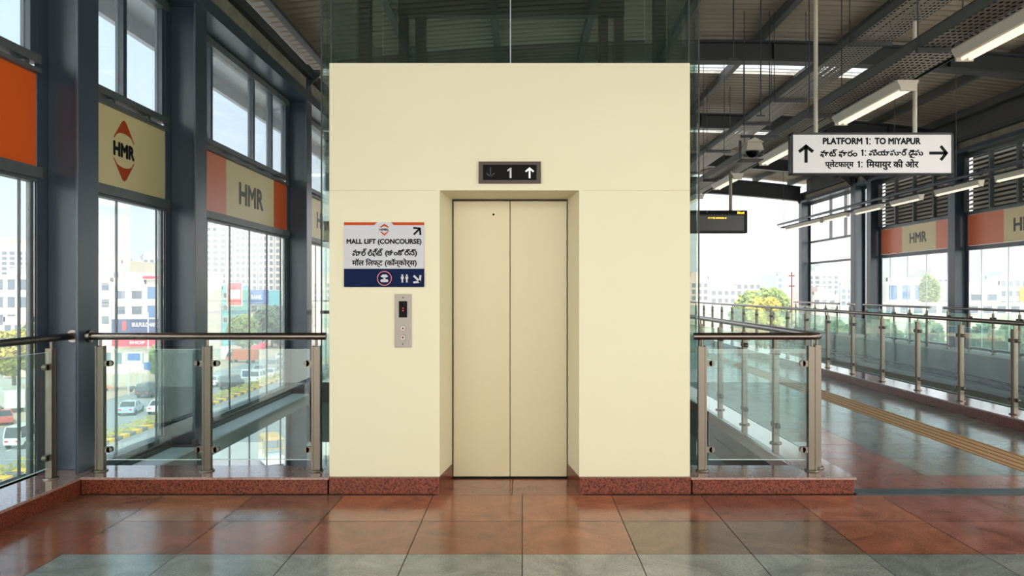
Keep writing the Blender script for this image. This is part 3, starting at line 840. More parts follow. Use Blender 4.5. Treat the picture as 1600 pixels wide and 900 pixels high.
MB().box(9.10, 9.46, 8.0, 25.98, 4.28, 4.36).build('bottom_flange', M['steel_paint'], eb)
MB().box(9.38, 9.42, 8.0, 25.98, 4.58, 5.20).build('eave_skirt', M['purlin'], eb)
MB().box(9.40, 9.43, 8.0, 25.98, 4.20, 4.29).build('rail', M['frame'], eb)
MB().box(9.22, 9.36, 8.0, 25.98, 4.36, 4.52).build('web', M['beigebeam'], eb)
MB().box(9.10, 9.46, 8.0, 25.98, 4.52, 4.60).build('top_flange', M['dark_steel'], eb)

# ------------------------------------------------------------------ roof
def roof():
    xs = [-3.6 + 13.4 * i / 20 for i in range(21)]
    mb = MB(); y = -8.0; prof = []
    while y < 27.2:
        prof += [(y, 0), (y + .130, 0), (y + .134, .085), (y + .196, .085)]; y += .2
    def zc(x): return 5.54 + arch(x)
    def lit(y, x): return (13.78 < y < 14.85 or 19.35 < y < 20.35) and 0.4 < x < 6.2
    sky = MB()
    P = prof
    base = len(mb.v)
    vs = [(x, p[0], zc(x) + p[1]) for p in P for x in xs]; nx = len(xs)
    fd, fs_ = [], []
    for j in range(len(P) - 1):
        for i in range(nx - 1):
            q = (j*nx+i, (j+1)*nx+i, (j+1)*nx+i+1, j*nx+i+1)
            (fs_ if lit(P[j][0] + .02, (xs[i]+xs[i+1])/2) else fd).append(q)
    mb.add(vs, fd); sky.add(vs, fs_)
    deck = mb.build('ceiling', M['deck'], origin=(0, 0, 0)); tag(deck, kind='structure')
    sky.build('skylight_sheet', M['skylight'], deck)
    top = MB()
    for i in range(nx - 1):   # weather skin over the ribs
        for (ya, yb) in ((-8, 13.8), (14.85, 19.4), (20.35, 27.2)) if 0.4 < (xs[i]+xs[i+1])/2 < 6.2 else ((-8, 27.2),):
            a, c = xs[i], xs[i+1]
            top.hexa([(a, ya, zc(a) + .10), (c, ya, zc(c) + .10), (c, yb, zc(c) + .10), (a, yb, zc(a) + .10), (a, ya, zc(a) + .12), (c, ya, zc(c) + .12), (c, yb, zc(c) + .12), (a, yb, zc(a) + .12)])
    top.build('weather_skin', M['purlin'], deck)
    for k in range(-5, 5):
        x = 3.8 + 1.4 * k
        if x > 9.3: x = 9.2
        z = 5.39 + arch(x)
        b = MB(); b.box(x - .05, x + .05, -8, 27.2, z, z + .018); b.box(x - .05, x - .03, -8, 27.2, z + .018, z + .15)
        b.build('purlin', M['purlin'], deck)
    for yg in (-2.7, 2.4, 7.5, 12.6, 17.7, 22.8, 27.0):
        g = MB()
        for i in range(nx - 1):
            a, c = xs[i], xs[i+1]
            if a < -3.55 or c > 9.6: continue
            for (za, zb, hw) in ((0, .035, .12), (.035, .30, .012), (.30, .33, .12)):
                za += 5.06; zb += 5.06
                g.hexa([(a, yg-hw, za+arch(a)), (c, yg-hw, za+arch(c)), (c, yg+hw, za+arch(c)), (a, yg+hw, za+arch(a)),
                        (a, yg-hw, zb+arch(a)), (c, yg-hw, zb+arch(c)), (c, yg+hw, zb+arch(c)), (a, yg+hw, zb+arch(a))])
        k = -3.0
        while k < 9: g.box(k, k + .012, yg - .11, yg + .11, 5.08 + arch(k), 5.36 + arch(k)); k += 1.4
        g.build('girder', M['girder'], deck)
    g = MB()
    for i in range(nx - 1):
        a, c = xs[i], xs[i+1]
        if a < -3.55 or c > 9.6: continue
        for (za, zb, hw) in ((0, .03, .12), (.03, .45, .012), (.45, .48, .12)):
            za += 4.70; zb += 4.70
            g.hexa([(a, 25.85-hw, za+arch(a)), (c, 25.85-hw, za+arch(c)), (c, 25.85+hw, za+arch(c)), (a, 25.85+hw, za+arch(a)),
                    (a, 25.85-hw, zb+arch(a)), (c, 25.85-hw, zb+arch(c)), (c, 25.85+hw, zb+arch(c)), (a, 25.85+hw, zb+arch(a))])
    g.build('girder', M['girder'], deck)
    br = MB()
    for (xa, ya, xb, yb) in ((5.2, 22.9, 6.6, 26.9), (6.6, 22.9, 5.2, 26.9), (6.6, 17.8, 8.0, 22.7), (8.0, 17.8, 6.6, 22.7), (2.4, 22.9, 3.8, 26.9), (3.8, 22.9, 2.4, 26.9)):
        br.tube((xa, ya, 5.36 + arch(xa)), (xb, yb, 5.36 + arch(xb)), .012, n=6)
    br.build('wind_brace', M['dark_steel'], deck)
    return deck
deck = roof()

# ------------------------------------------------------------------ cable trays, hangers, lamps
def tray(x0, x1, z, y0, y1, label, brackets, rodx):
    t = thing('cable_tray', label, 'cable tray', ((x0+x1)/2, y0, z), 'perforated cable trays')
    MB().box(x0 + .004, x1 - .004, y0, y1, z, z + .002).build('perforated_plate', M['perf'], t)
    for x in (x0, x1 - .004):
        b = MB().box(x, x + .004, y0, y1, z, z + .09); b.box(x - .008, x + .012, y0, y1, z + .09, z + .094)
        b.build('side_rail', M['purlin'], t)
    b = MB()
    for k in range(3): b.path([(x0 + .08 + .09*k + .02*math.sin(i*.9+k), y0 + (y1-y0)*i/24, z + .022) for i in range(25)], 0.013, n=6)
    b.build('cable', M['black'], t)
    for y in brackets:
        br = MB().box(x0 - .018, x1 + .018, y, y + .045, z - .035, z - .002)
        bo = br.build('bracket', M['dark_steel'], t)
        for x in rodx:
            MB().tube((x, y + .02, z - .04), (x, y + .02, 5.50 + arch(x)), .006, n=6).build('hanger_rod', M['dark_steel'], bo)
tray(3.70, 4.14, 4.20, 3.5, 26, 'wide perforated cable tray hung under the roof, left one of two', [6.3, 8.85, 11.5, 13.1, 15.7, 18.5, 21.5], (3.69, 4.15))
tray(3.26, 3.50, 3.40, 3.2, 26, 'narrower low perforated cable tray above the row of lamps', [4.6, 6.45, 8.9, 11.5, 14.1, 17, 20], (3.25,))
tray(3.56, 3.74, 3.44, 3.2, 26, 'slim cable tray right beside the low one', [4.6, 6.45, 8.9, 11.5, 14.1, 17, 20], (3.62,))

def lamp(x, y0, y1, z, label, group, w=.20, em='tube'):
    t = thing('ceiling_lamp', label, 'lamp', (x, (y0+y1)/2, z), group)
    b = MB().hexa([(x-w/2*.7, y0, z+.03), (x+w/2*.7, y0, z+.03), (x+w/2*.7, y1, z+.03), (x-w/2*.7, y1, z+.03),
                   (x-w/2, y0, z+.09), (x+w/2, y0, z+.09), (x+w/2, y1, z+.09), (x-w/2, y1, z+.09)])
    b.box(x - w/2, x + w/2, y0, y1, z + .09, z + .10)
    b.build('housing', M['lampbody'], t)
    MB().tube((x - w*.12, y0 + .03, z + .018), (x - w*.12, y1 - .03, z + .018), .015, n=10).build('tube', M[em], t)
    MB().tube((x + w*.18, y0 + .03, z + .018), (x + w*.18, y1 - .03, z + .018), .015, n=10).build('tube', M[em], t)
    for yy in (y0, y1 - .02): MB().box(x - w/2*.7, x + w/2*.7, yy, yy + .02, z, z + .03).build('end_cap', M['lampbody'], t)
    for yy in (y0 + .2, y1 - .2): MB().tube((x, yy, z + .10), (x, yy, z + .17), .006, n=6).build('stem', M['dark_steel'], t)
    return t
labs = ['nearest twin tube lamp at the top right corner', 'second twin tube lamp directly above the platform sign', 'third tube lamp, left of the platform sign', 'fourth tube lamp near the security camera, above the display board', 'fifth tube lamp far down the walkway', 'sixth tube lamp at the end of the walkway']
for k, (a, b2) in enumerate(((4.95, 6.35), (7.26, 8.8), (10.2, 11.6), (13.0, 14.4), (15.8, 17.2), (18.6, 20.0))):
    lamp(3.56, a, b2, 3.25, labs[k], 'lamps under the low cable tray')
side = ['sixth from the far end', 'fifth from the far end', 'fourth from the far end', 'third from the far end', 'second from the far end', 'farthest']
for k, (a, b2) in enumerate(((10.2, 11.6), (12.0, 13.3), (13.8, 14.9), (15.3, 16.5), (16.9, 18.2), (18.4, 20.8))):
    lamp(7.0, a, b2, 3.00, 'slim tube lamp under the pipes above the track, ' + side[k], 'lamps above the track', w=.10)
cn = thing('conduit_pipe', 'pair of long grey conduit pipes hung above the track', 'pipe', (7.0, 6, 3.16))
MB().tube((6.95, 5.5, 3.20), (6.95, 21.4, 3.20), .028, n=12).build('upper_pipe', M['steel_paint'], cn, smooth=True)
MB().tube((7.05, 5.5, 3.13), (7.05, 21.4, 3.13), .020, n=12).build('lower_pipe', M['dark_steel'], cn, smooth=True)
for y in (8.5, 10.6, 12.7, 14.8, 16.9, 19.0, 21.1):
    MB().tube((7.0, y, 3.08), (7.0, y, 5.45 + arch(7)), .006, n=6).build('hanger_rod', M['dark_steel'], cn)
    MB().box(6.90, 7.09, y - .02, y + .02, 3.09, 3.105).build('clamp_bar', M['dark_steel'], cn)
jb = MB().sphere((6.98, 15.0, 3.22), .06, n=10); jb.build('junction_box', M['dark_steel'], cn, smooth=True)
jb = MB().sphere((6.98, 12.0, 3.22), .06, n=10); jb.build('junction_box', M['dark_steel'], cn, smooth=True)

# loose hanging rods
for k, (x, y, za, lab) in enumerate(((2.55, 9.5, 4.2, 'hanging threaded rod nearest the shaft glass'), (3.0, 9.9, 3.6, 'tall threaded rod left of the platform sign'), (2.62, 12.0, 3.55, 'short threaded rod above the display board'))):
    MBr = MB().tube((x, y, za), (x, y, 5.50 + arch(x)), .008, n=8)
    MBr.box(x - .05, x + .05, y - .015, y + .015, za, za + .015)
    tag(MBr.build('hanging_rod', M['dark_steel']), lab, 'rod')

# platform sign
YS = 8.0
def SX(px): return (px - 816) * YS / 1230
def SZ(py): return 1.4 + (455 - py) * YS / 1230
KS = YS / 1230
ps = thing('platform_sign', 'hanging white PLATFORM 1 TO MIYAPUR sign in a black frame on two poles', 'sign', (SX(1364), YS, SZ(271)))
b = MB(); x0, x1, z0, z1 = SX(1237.5), SX(1490), SZ(272), SZ(207)
b.box(x0, x1, YS, YS + .12, z0, z0 + .012); b.box(x0, x1, YS, YS + .12, z1 - .022, z1)
b.box(x0, x0 + .012, YS, YS + .12, z0, z1); b.box(x1 - .018, x1, YS, YS + .12, z0, z1)
b.build('frame', M['dark_steel'], ps, bevel=0.002)
MB().box(x0 + .010, x1 - .012, YS + .008, YS + .11, z0 + .010, z1 - .018).build('face', M['signwhite2'], ps)
def OS(px, py): return (SX(px), YS + .006, SZ(py))
def one(px, py, h, wd=2.2):
    a = MB(); o = OS(px, py); t_ = (0, .0012, 0)
    stroke(a, (0, -h/2*KS), (0, h/2*KS), wd*KS, o, RX, UZ, t_)
    stroke(a, (0.4*KS, (h/2-.6)*KS), (-2.6*KS, (h/2-2.3)*KS), wd*.75*KS, o, RX, UZ, t_)
    for yy in (h*.28, -h*.5 + 1):
        a.prism([(4.2*KS + 1.15*KS*math.cos(2*PI*i/10), yy*KS + 1.15*KS*math.sin(2*PI*i/10)) for i in range(10)], o, RX, UZ, t_)
    a.build('numeral', M['ink'], ps)
lettering('PLATFORM', OS(1317, 220.2), RX, UZ, 62*KS, 10.8*KS, M['ink'], ps, bold=0.045)
one(1355.5, 220.2, 10.8, 2.4)
lettering('TO MIYAPUR', OS(1403, 220.2), RX, UZ, 72*KS, 10.8*KS, M['ink'], ps, bold=0.045)
lettering('ఫాట్ ఫారం', OS(1311, 239.5), RX, UZ, 58*KS, 13*KS, M['ink'], ps, bold=0.034)
one(1348.5, 238.5, 10)
lettering('మియాపూర్ డైపు', OS(1400.5, 239.5), RX, UZ, 85*KS, 14.5*KS, M['ink'], ps, bold=0.034)
lettering('प्लेटफार्म', OS(1312, 257), RX, UZ, 45*KS, 15*KS, M['ink'], ps, bold=0.034)
one(1343, 256.5, 10)
lettering('िमयायुर की ओर', OS(1395, 257), RX, UZ, 82*KS, 17*KS, M['ink'], ps, bold=0.034)
a = MB(); arrow(a, (0, 0), PI/2, 28*KS, 11*KS, 5.0*KS, OS(1259.8, 240), RX, UZ, (0, .001, 0)); a.build('up_arrow', M['ink'], ps)
a = MB(); arrow(a, (0, 0), 0, 29*KS, 11*KS, 4.6*KS, OS(1467, 239), RX, UZ, (0, .001, 0)); a.build('right_arrow', M['ink'], ps)
for px, zt in ((1278, 5.40), (1434, 4.16)):
    x = SX(px)
    MB().tube((x, YS + .06, z1), (x, YS + .06, zt), .022, n=14).build('pole', M['lampbody'], ps, smooth=True)

# display board
db = thing('display_board', 'black hanging train display board with amber text beside the lift glass', 'display board', (3.1, 13, 2.36))
MB().box(2.30, 3.72, 13.0, 13.14, 2.36, 2.735).build('housing', M['black'], db, bevel=0.01)
fr = MB(); fr.box(2.34, 3.68, 12.99, 13.0, 2.66, 2.666); fr.box(3.672, 3.68, 12.99, 13.0, 2.39, 2.66); fr.box(2.34, 3.68, 12.99, 13.0, 2.385, 2.393)
fr.build('screen_border', M['dark_steel'], db)
MB().box(2.36, 3.66, 12.993, 12.999, 2.40, 2.65).build('screen', mat('matrix_screen', (26, 30, 27), 0.3), db)
am = MB()
x = 3.07
while x < 3.37:
    am.box(x, x + .018, 12.988, 12.992, 2.595 + random.uniform(0, .006), 2.62); x += random.choice((.024, .024, .034))
x = 3.55
while x < 3.66:
    am.box(x, x + .016, 12.984, 12.99, 2.675, 2.70 + random.uniform(0, .015)); x += .024
am.build('amber_text', M['amber'], db)
MB().tube((3.05, 12.99, 2.705), (3.05, 12.985, 2.705), .016, n=12).build('sensor', M['dimarrow'], db)
MB().tube((3.46, 13.07, 2.735), (3.46, 13.07, 3.395), .028, n=12).build('pole', M['post'], db, smooth=True)
MB().tube((2.60, 13.07, 2.735), (2.60, 13.07, 5.4), .028, n=12).build('pole', M['post'], db, smooth=True)

# security camera
cc = thing('security_camera', 'white boxed dome security camera hung beside the cable tray', 'camera', (2.9, 9.9, 3.05))
b = MB().hexa([(2.79, 9.8, 3.16), (3.01, 9.8, 3.16), (3.01, 10.1, 3.16), (2.79, 10.1, 3.16), (2.81, 9.82, 3.26), (2.99, 9.82, 3.26), (2.97, 10.08, 3.26), (2.83, 10.08, 3.26)])
b.prism([(-.12, 0), (.12, 0), (.0, .06)], (2.9, 9.8, 3.26), RX, UZ, (0, .3, 0))
b.build('housing', M['lampbody'], cc, bevel=0.006)
MB().sphere((2.9, 9.93, 3.16), .085, n=16, sc=(1, 1, .9)).build('dome', M['black'], cc, smooth=True)
b = MB().box(2.74, 3.02, 9.85, 10.05, 3.045, 3.06); b.box(2.74, 2.765, 9.93, 9.96, 3.06, 3.30); b.box(2.76, 3.24, 9.93, 9.96, 3.34, 3.37); b.box(2.88, 2.92, 9.93, 9.96, 3.26, 3.35)
b.build('bracket', M['dark_steel'], cc)

# ================================================================== the street and the city
GZ = -12.0
def at(px, py, Y): return Vector(((px - 816) * Y / 1230, Y, 1.4 + (455 - py) * Y / 1230))
M['asphalt'] = mat('asphalt', (150, 152, 154), 0.85, noise=(0.25, 0.9, (134, 136, 140)))
M['dirt'] = mat('dirt', (196, 172, 146), 0.9, noise=(0.2, 0.9, (176, 156, 136)))
M['pave'] = mat('pavement', (190, 186, 178), 0.9, noise=(0.5, 0.9, (170, 168, 160)))
M['lane'] = mat('lane_paint', (225, 225, 220), 0.7)
M['wallw'] = mat('white_wall', (232, 228, 220), 0.8, noise=(0.15, 0.8, (214, 210, 202)))
M['wallc'] = mat('cream_wall', (232, 218, 190), 0.8, noise=(0.15, 0.8, (216, 204, 180)))
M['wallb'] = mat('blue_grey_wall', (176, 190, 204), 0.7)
M['wallp'] = mat('pink_wall', (222, 190, 178), 0.8)
M['wallg'] = mat('grey_wall', (190, 190, 186), 0.8)
M['winglass'] = mat('far_window', (84, 98, 114), 0.2, spec=0.8)
M['winframe'] = mat('far_window_frame', (214, 212, 206), 0.7)
M['blueglass'] = mat('blue_curtain_glass', (70, 116, 160), 0.15, spec=0.8)
M['redboard'] = mat('red_board', (206, 44, 66), 0.6)
M['blueboard'] = mat('blue_board', (44, 92, 168), 0.6)
M['navyboard'] = mat('navy_board', (44, 62, 110), 0.6)
M['tealboard'] = mat('teal_board', (96, 176, 184), 0.6)
M['boardwhite'] = mat('board_white', (236, 236, 236), 0.6)
M['leaf1'] = mat('leaves_mid_green', (92, 124, 62), 0.7, noise=(0.5, 0.9, (140, 160, 84)))
M['leaf2'] = mat('leaves_yellow_green', (150, 156, 60), 0.7, noise=(0.5, 0.9, (188, 176, 74)))
M['leaf3'] = mat('leaves_dark_green', (70, 100, 72), 0.7, noise=(0.5, 0.9, (100, 128, 84)))
M['bark'] = mat('bark', (120, 104, 88), 0.9)
M['tyre'] = mat('tyre', (28, 28, 30), 0.8)
M['carglass'] = mat('car_glass', (46, 54, 62), 0.1, spec=0.8)
M['tan'] = mat('tan_canopy', (206, 168, 110), 0.7)
M['mastred'] = mat('mast_maroon', (92, 40, 50), 0.6)
M['yellow'] = mat('orange_yellow_board', (236, 176, 60), 0.6)
kbm = bpy.data.materials.new('striped_kerb'); kbm.use_nodes = True
n, l = kbm.node_tree.nodes, kbm.node_tree.links
g = n.new('ShaderNodeNewGeometry'); sp = n.new('ShaderNodeSeparateXYZ'); l.new(g.outputs['Position'], sp.inputs[0])
a1 = n.new('ShaderNodeMath'); a1.operation = 'MULTIPLY'; a1.inputs[1].default_value = 0.42; l.new(sp.outputs['Y'], a1.inputs[0])
a2 = n.new('ShaderNodeMath'); a2.operation = 'FRACT'; l.new(a1.outputs[0], a2.inputs[0])
a3 = n.new('ShaderNodeMath'); a3.operation = 'GREATER_THAN'; a3.inputs[1].default_value = 0.5; l.new(a2.outputs[0], a3.inputs[0])
mxc = n.new('ShaderNodeMix'); mxc.data_type = 'RGBA'; mxc.inputs[6].default_value = lin(232, 186, 62); mxc.inputs[7].default_value = lin(120, 116, 112)
l.new(a3.outputs[0], mxc.inputs[0]); l.new(mxc.outputs[2], n['Principled BSDF'].inputs['Base Color'])
n['Principled BSDF'].inputs['Roughness'].default_value = 0.8
M['stripe'] = kbm

def ground(name, x0, x1, y0, y1, m, z=GZ, t=0.2):
    return tag(MB().box(x0, x1, y0, y1, z - t, z).build(name, M[m]), kind='structure')
ground('land', -900, 900, -100, 1500, 'pave', z=GZ - .1)
ground('road', -51, -15, -60, 900, 'asphalt', z=GZ)
ground('verge', -72, -51, -60, 900, 'dirt', z=GZ + .06)
lm = MB()
for k in range(60):
    for x in (-43.2, -29.5):
        lm.box(x - .08, x + .08, 30 + 6*k, 33 + 6*k, GZ, GZ + .012)
tag(lm.build('lane_marking', M['lane']), 'broken white lane lines painted on the road below', 'road marking', kind='stuff')
mk = MB().box(-37.3, -36.2, 40, 600, GZ, GZ + .32)
tag(mk.build('median_kerb', M['stripe']), 'yellow and dark striped kerb of the road divider', 'kerb')
hd = MB()
for k in range(4200):
    y = 42 + 260 * random.random() ** 1.3; x = random.uniform(-37.2, -36.5); z = GZ + .32 + random.random() * .7; s_ = random.uniform(.10, .22)
    a_ = random.uniform(0, PI); dx, dy = s_ * math.cos(a_), s_ * math.sin(a_); h_ = s_ * random.uniform(.5, 1)
    hd.add([(x - dx, y - dy, z), (x + dx, y + dy, z + .05), (x + dx * .7, y + dy * .7, z + h_), (x - dx * .8, y - dy * .8, z + h_)], [(0, 1, 2, 3)])
tag(hd.build('median_hedge', M['leaf2']), 'low green planting along the top of the road divider', 'hedge', kind='stuff')

def building(label, x0, x1, y0, y1, z1, wallm, front=None, side=None, win=(1.2, 1.3), winm='winglass', group=None, parapet=True, name='building'):
    t = thing(name, label, 'building', ((x0+x1)/2, (y0+y1)/2, GZ), group)
    b = MB().box(x0, x1, y0, y1, GZ, z1)
    if parapet:
        for q in ((x0, x1, y0, y0+.3), (x0, x1, y1-.3, y1), (x0, x0+.3, y0, y1), (x1-.3, x1, y0, y1)):
            b.box(*q, z1, z1 + .8)
        b.box(x0 + (x1-x0)*.3, x0 + (x1-x0)*.6, y0 + 1.5, y0 + (y1-y0)*.5, z1, z1 + 2.0)
    b.build('walls', M[wallm], t)
    ww, wh = win
    if front: ww = min(ww, (x1 - x0) / front[0] * 0.62); wh = min(wh, abs(front[3] - front[2]) / max(1, front[1] - 1) * 0.62) if front[1] > 1 else wh
    proto = [None, None]
    def put(ori, u, z):
        if proto[ori] is None:
            if ori == 0:
                f = MB().box(-ww/2 - .1, ww/2 + .1, -.10, 0, -wh/2 - .1, wh/2 + .1); p = MB().box(-ww/2, ww/2, -.13, -.10, -wh/2, wh/2)
                f.box(-ww/2 - .15, ww/2 + .15, -.3, 0, wh/2 + .12, wh/2 + .2)
            else:
                f = MB().box(0, .10, -ww/2 - .1, ww/2 + .1, -wh/2 - .1, wh/2 + .1); p = MB().box(.10, .13, -ww/2, ww/2, -wh/2, wh/2)
                f.box(0, .5, -ww/2 - .25, ww/2 + .25, wh/2 + .15, wh/2 + .25)
            fo = f.build('window', M['winframe'], None, origin=(0, 0, 0)); po = p.build('window_pane', M[winm], None, origin=(0, 0, 0)); po.parent = fo
            proto[ori] = fo; o = fo
        else: o = copy_tree(proto[ori])
        o.parent = t
        o.location = Vector((u, y0, z) if ori == 0 else (x1, u, z)) - Vector(t.location)
    if front:
        n_, rows, za, zb = front
        for r in range(rows):
            z = za + (zb - za) * (r / max(1, rows - 1))
            for c in range(n_): put(0, x0 + (x1 - x0) * (c + .5) / n_, z)
    if side:
        n_, rows, za, zb = side
        for r in range(rows):
            z = za + (zb - za) * (r / max(1, rows - 1))
            for c in range(n_): put(1, y0 + (y1 - y0) * (c + .5) / n_, z)
    return t

def bpx(label, pl, pr, ytop, Y, depth, wallm, front=None, side=None, wy=None, **kw):
    a, c = at(pl, ytop, Y), at(pr, ytop, Y)
    f = s_ = None
    if wy: za, zb = at(0, wy[1], Y).z, at(0, wy[0], Y).z
    if front: f = (*front, za, zb)
    if side: s_ = (*side, za, zb)
    return building(label, a.x, c.x, Y, Y + depth, a.z, wallm, f, s_, **kw)

# --- left of the picture
bpx('tall cream apartment block through the leftmost window', -60, 50, 385, 190, 30, 'wallc', front=(9, 5), wy=(396, 428), win=(2.0, 2.2))
bpx('white house with a blue-grey recess in front of the cream apartment block', -10, 46, 437, 132, 18, 'wallw', front=(3, 3), wy=(445, 500), win=(1.5, 1.7))
bpx('low pink house behind the trees at the left edge', 5, 52, 503, 122, 8, 'wallp', front=(3, 1), wy=(515, 515))
bpx('cream block with a blank upper wall behind the white shops', 118, 191, 412, 178, 20, 'wallc', front=(4, 2), wy=(430, 445))
bpx('small white house with a sloping blue edge beside the large left column', 120, 174, 440, 152, 10, 'wallw', front=(3, 3), wy=(448, 500), win=(1.4, 1.4))
bpx('white three storey building above the navy shop board', 175, 227, 441, 150, 20, 'wallw', front=(2, 2), wy=(461, 485), win=(1.9, 1.4))
bpx('building with blue glass floors at the right of the logo bay', 226, 275, 444, 146, 22, 'wallw', front=(2, 2), wy=(458, 487), win=(2.6, 3.0), winm='blueglass')
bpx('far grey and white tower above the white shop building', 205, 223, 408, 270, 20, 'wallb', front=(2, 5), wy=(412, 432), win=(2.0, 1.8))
bpx('far white tower with a roof tank, right of the grey tower', 223, 262, 400, 270, 20, 'wallw', front=(4, 4), wy=(408, 428), win=(2.2, 1.6))
t = bpx('row of low shops under the navy and red boards', 160, 262, 524, 128, 6.5, 'wallc', front=(6, 1), wy=(560, 560), win=(1.6, 1.8), parapet=False)
bpx('pale tower of many windows at the left of the HMR bay', 296, 366, 322, 320, 25, 'wallw', front=(6, 13), wy=(332, 440), win=(2.6, 2.0))
bpx('grey tower in the middle of the HMR bay', 367.5, 402, 318, 320, 25, 'wallg', front=(4, 12), wy=(344, 450), win=(2.6, 2.4))
bpx('tower with pale balconies beside the grey tower', 403.5, 428, 330, 320, 25, 'wallw', front=(3, 12), wy=(344, 450), win=(3.2, 2.2))
bpx('cream tower at the right edge of the HMR bay', 429.5, 470, 330, 320, 25, 'wallc', front=(4, 12), wy=(344, 450), win=(1.8, 2.0))
bpx('white commercial building with red signs left of the red hoarding', 296, 346, 444, 192, 16, 'wallw', front=(4, 3), wy=(460, 500), win=(1.8, 1.2), parapet=False)
bpx('pale teal narrow building beside the red hoarding', 346.8, 358, 452, 192, 14, 'tealboard', front=(1, 3), wy=(462, 500), win=(1.0, 1.2))
bpx('white building behind the blue banner board', 357, 450, 470, 214, 18, 'wallw', front=(8, 2), wy=(482, 500), win=(1.6, 1.4))

def board(label, px0, px1, y0, y1, Y, face, text_=None, frame='boardwhite', tcol='boardwhite', post=False, extra=None, cat='sign', name='hoarding'):
    a, c = at(px0, y1, Y), at(px1, y0, Y)
    t = thing(name, label, cat, ((a.x + c.x)/2, Y, a.z))
    MB().box(a.x, c.x, Y - .3, Y - .05, a.z, c.z).build('frame', M[frame], t)
    MB().box(a.x + .15, c.x - .15, Y - .34, Y - .3, a.z + .15, c.z - .15).build('face', M[face], t)
    if text_:
        s_, fx, fw, fy, fh = text_
        lettering(s_, (a.x + (c.x - a.x)*fx, Y - .36, a.z + (c.z - a.z)*fy), RX, UZ, (c.x - a.x)*fw, (c.z - a.z)*fh, M[tcol], t, bold=.02)
    if extra:
        for (m, u0, u1, v0, v1) in extra:
            MB().box(a.x + (c.x-a.x)*u0, a.x + (c.x-a.x)*u1, Y - .38, Y - .34, a.z + (c.z-a.z)*v0, a.z + (c.z-a.z)*v1).build('printed_block', M[m], t)
    if post:
        for x in (a.x + .25, c.x - .25): MB().tube((x, Y - .17, GZ + .06), (x, Y - .17, a.z), .08, n=8).build('post', M['wallg'], t)
    else:
        MB().box(a.x + .2, c.x - .2, Y - .05, Y + .40, a.z + .3, a.z + .45).build('bracket', M['wallg'], t)
    return t
board('long navy shop board with pale lettering above the handrail', 176, 262, 498.5, 520, 145.4, 'navyboard', ('BULFULCHAND', .62, .50, .60, .30), frame='navyboard', extra=[('redboard', .19, .26, .2, .85)])
board('red and pink shop board just under the handrail', 176, 256, 529, 541, 127.3, 'redboard', ('SHOP', .5, .3, .5, .4), frame='redboard')
board('small blue and white roadside hoarding on posts', 199.5, 223, 550, 575, 101, 'boardwhite', None, post=True, extra=[('blueboard', .08, .92, .48, .93)])
board('tall red and white hoarding on the white building', 355, 379, 441, 478, 190.5, 'redboard', None, extra=[('boardwhite', .12, .88, .30, .68)])
board('wide blue banner board above the trees', 383, 420, 453, 475, 212, 'blueboard', ('BANK', .5, .45, .5, .3), frame='blueboard')
board('teal banner board right of the blue one', 420.5, 440, 454, 478, 212, 'tealboard', None, frame='tealboard')
board('upper red shop strip on the white commercial building', 322, 335, 456, 463, 191.5, 'redboard', None, frame='redboard')
board('lower red shop strip on the white commercial building', 322, 336, 487, 494, 191.5, 'redboard', None, frame='redboard')
board('small red rooftop sign right of the far grey tower', 223, 250, 430, 437, 145.4, 'redboard', None, frame='boardwhite')
board('square dark road sign hung over the carriageway', 378, 391.5, 577, 590, 112, 'navyboard', None, frame='boardwhite', post=True)
board('white notice hut board behind the parked vehicles', 345, 362, 541, 562, 150, 'boardwhite', None, frame='wallg', post=True)
tk = MB().tube(at(340, 444, 196), at(340, 430, 196), 1.25, n=18)
tag(tk.build('water_tank', M['boardwhite'], smooth=True), 'round white water tank on the white commercial building', 'water tank')

def tree(label, px, ytop, ybot, Y, wpx, leaf, n_=2600, trunk=True, group=None, name='tree', ls=.34):
    top, bot = at(px, ytop, Y), at(px, ybot, Y); r = wpx * Y / 1230 / 2; h = (top.z - bot.z) / 2; cz = (top.z + bot.z) / 2
    t = thing(name, label, 'tree', (top.x, Y, GZ), group)
    b = MB().tube((top.x, Y, GZ), (top.x, Y, cz), .28, .16, n=10)
    for k in range(5):
        a_ = k * 1.3; b.tube((top.x, Y, cz - h*.6), (top.x + r*.6*math.cos(a_), Y + r*.6*math.sin(a_), cz + h*.2), .11, .05, n=7)
    b.build('trunk', M['bark'], t)
    f = MB()
    blobs = [(random.uniform(-.7, .7), random.uniform(-.7, .7), random.uniform(-.7, .75), random.uniform(.28, .45)) for _ in range(26)]
    for _ in range(n_):
        bl = random.choice(blobs)
        v = Vector((random.gauss(0, 1), random.gauss(0, 1), random.gauss(0, 1))).normalized() * bl[3] * random.uniform(.75, 1.05)
        p = Vector((bl[0], bl[1], bl[2])) + v
        if p.length > 1.05: p = p.normalized() * random.uniform(.9, 1.05)
        c = Vector((top.x + p.x*r, Y + p.y*r, cz + p.z*h))
        u = Vector((random.gauss(0, 1), random.gauss(0, 1), random.gauss(0, .6))).normalized(); w = u.orthogonal().normalized()
        s_ = ls * random.uniform(.6, 1.3)
        f.add([c - u*s_, c + w*s_*.7, c + u*s_, c - w*s_*.7], [(0, 1, 2, 3)])
    f.build('foliage', M[leaf], t)
tree('bright yellow green tree through the leftmost window', 22, 512, 585, 96, 78, 'leaf2', 3600)
tree('darker tree partly behind the left column', 62, 500, 575, 104, 60, 'leaf1', 2200)
tree('leafy green tree in front of the blue banner board', 380, 492, 545, 176, 46, 'leaf1', 2600, ls=.5)
tree('larger dark tree at the right of the HMR bay', 425, 478, 545, 186, 62, 'leaf3', 3400, ls=.5)
tree('small tree behind the roadside pole in the logo bay', 246, 540, 585, 118, 26, 'leaf1', 1200)

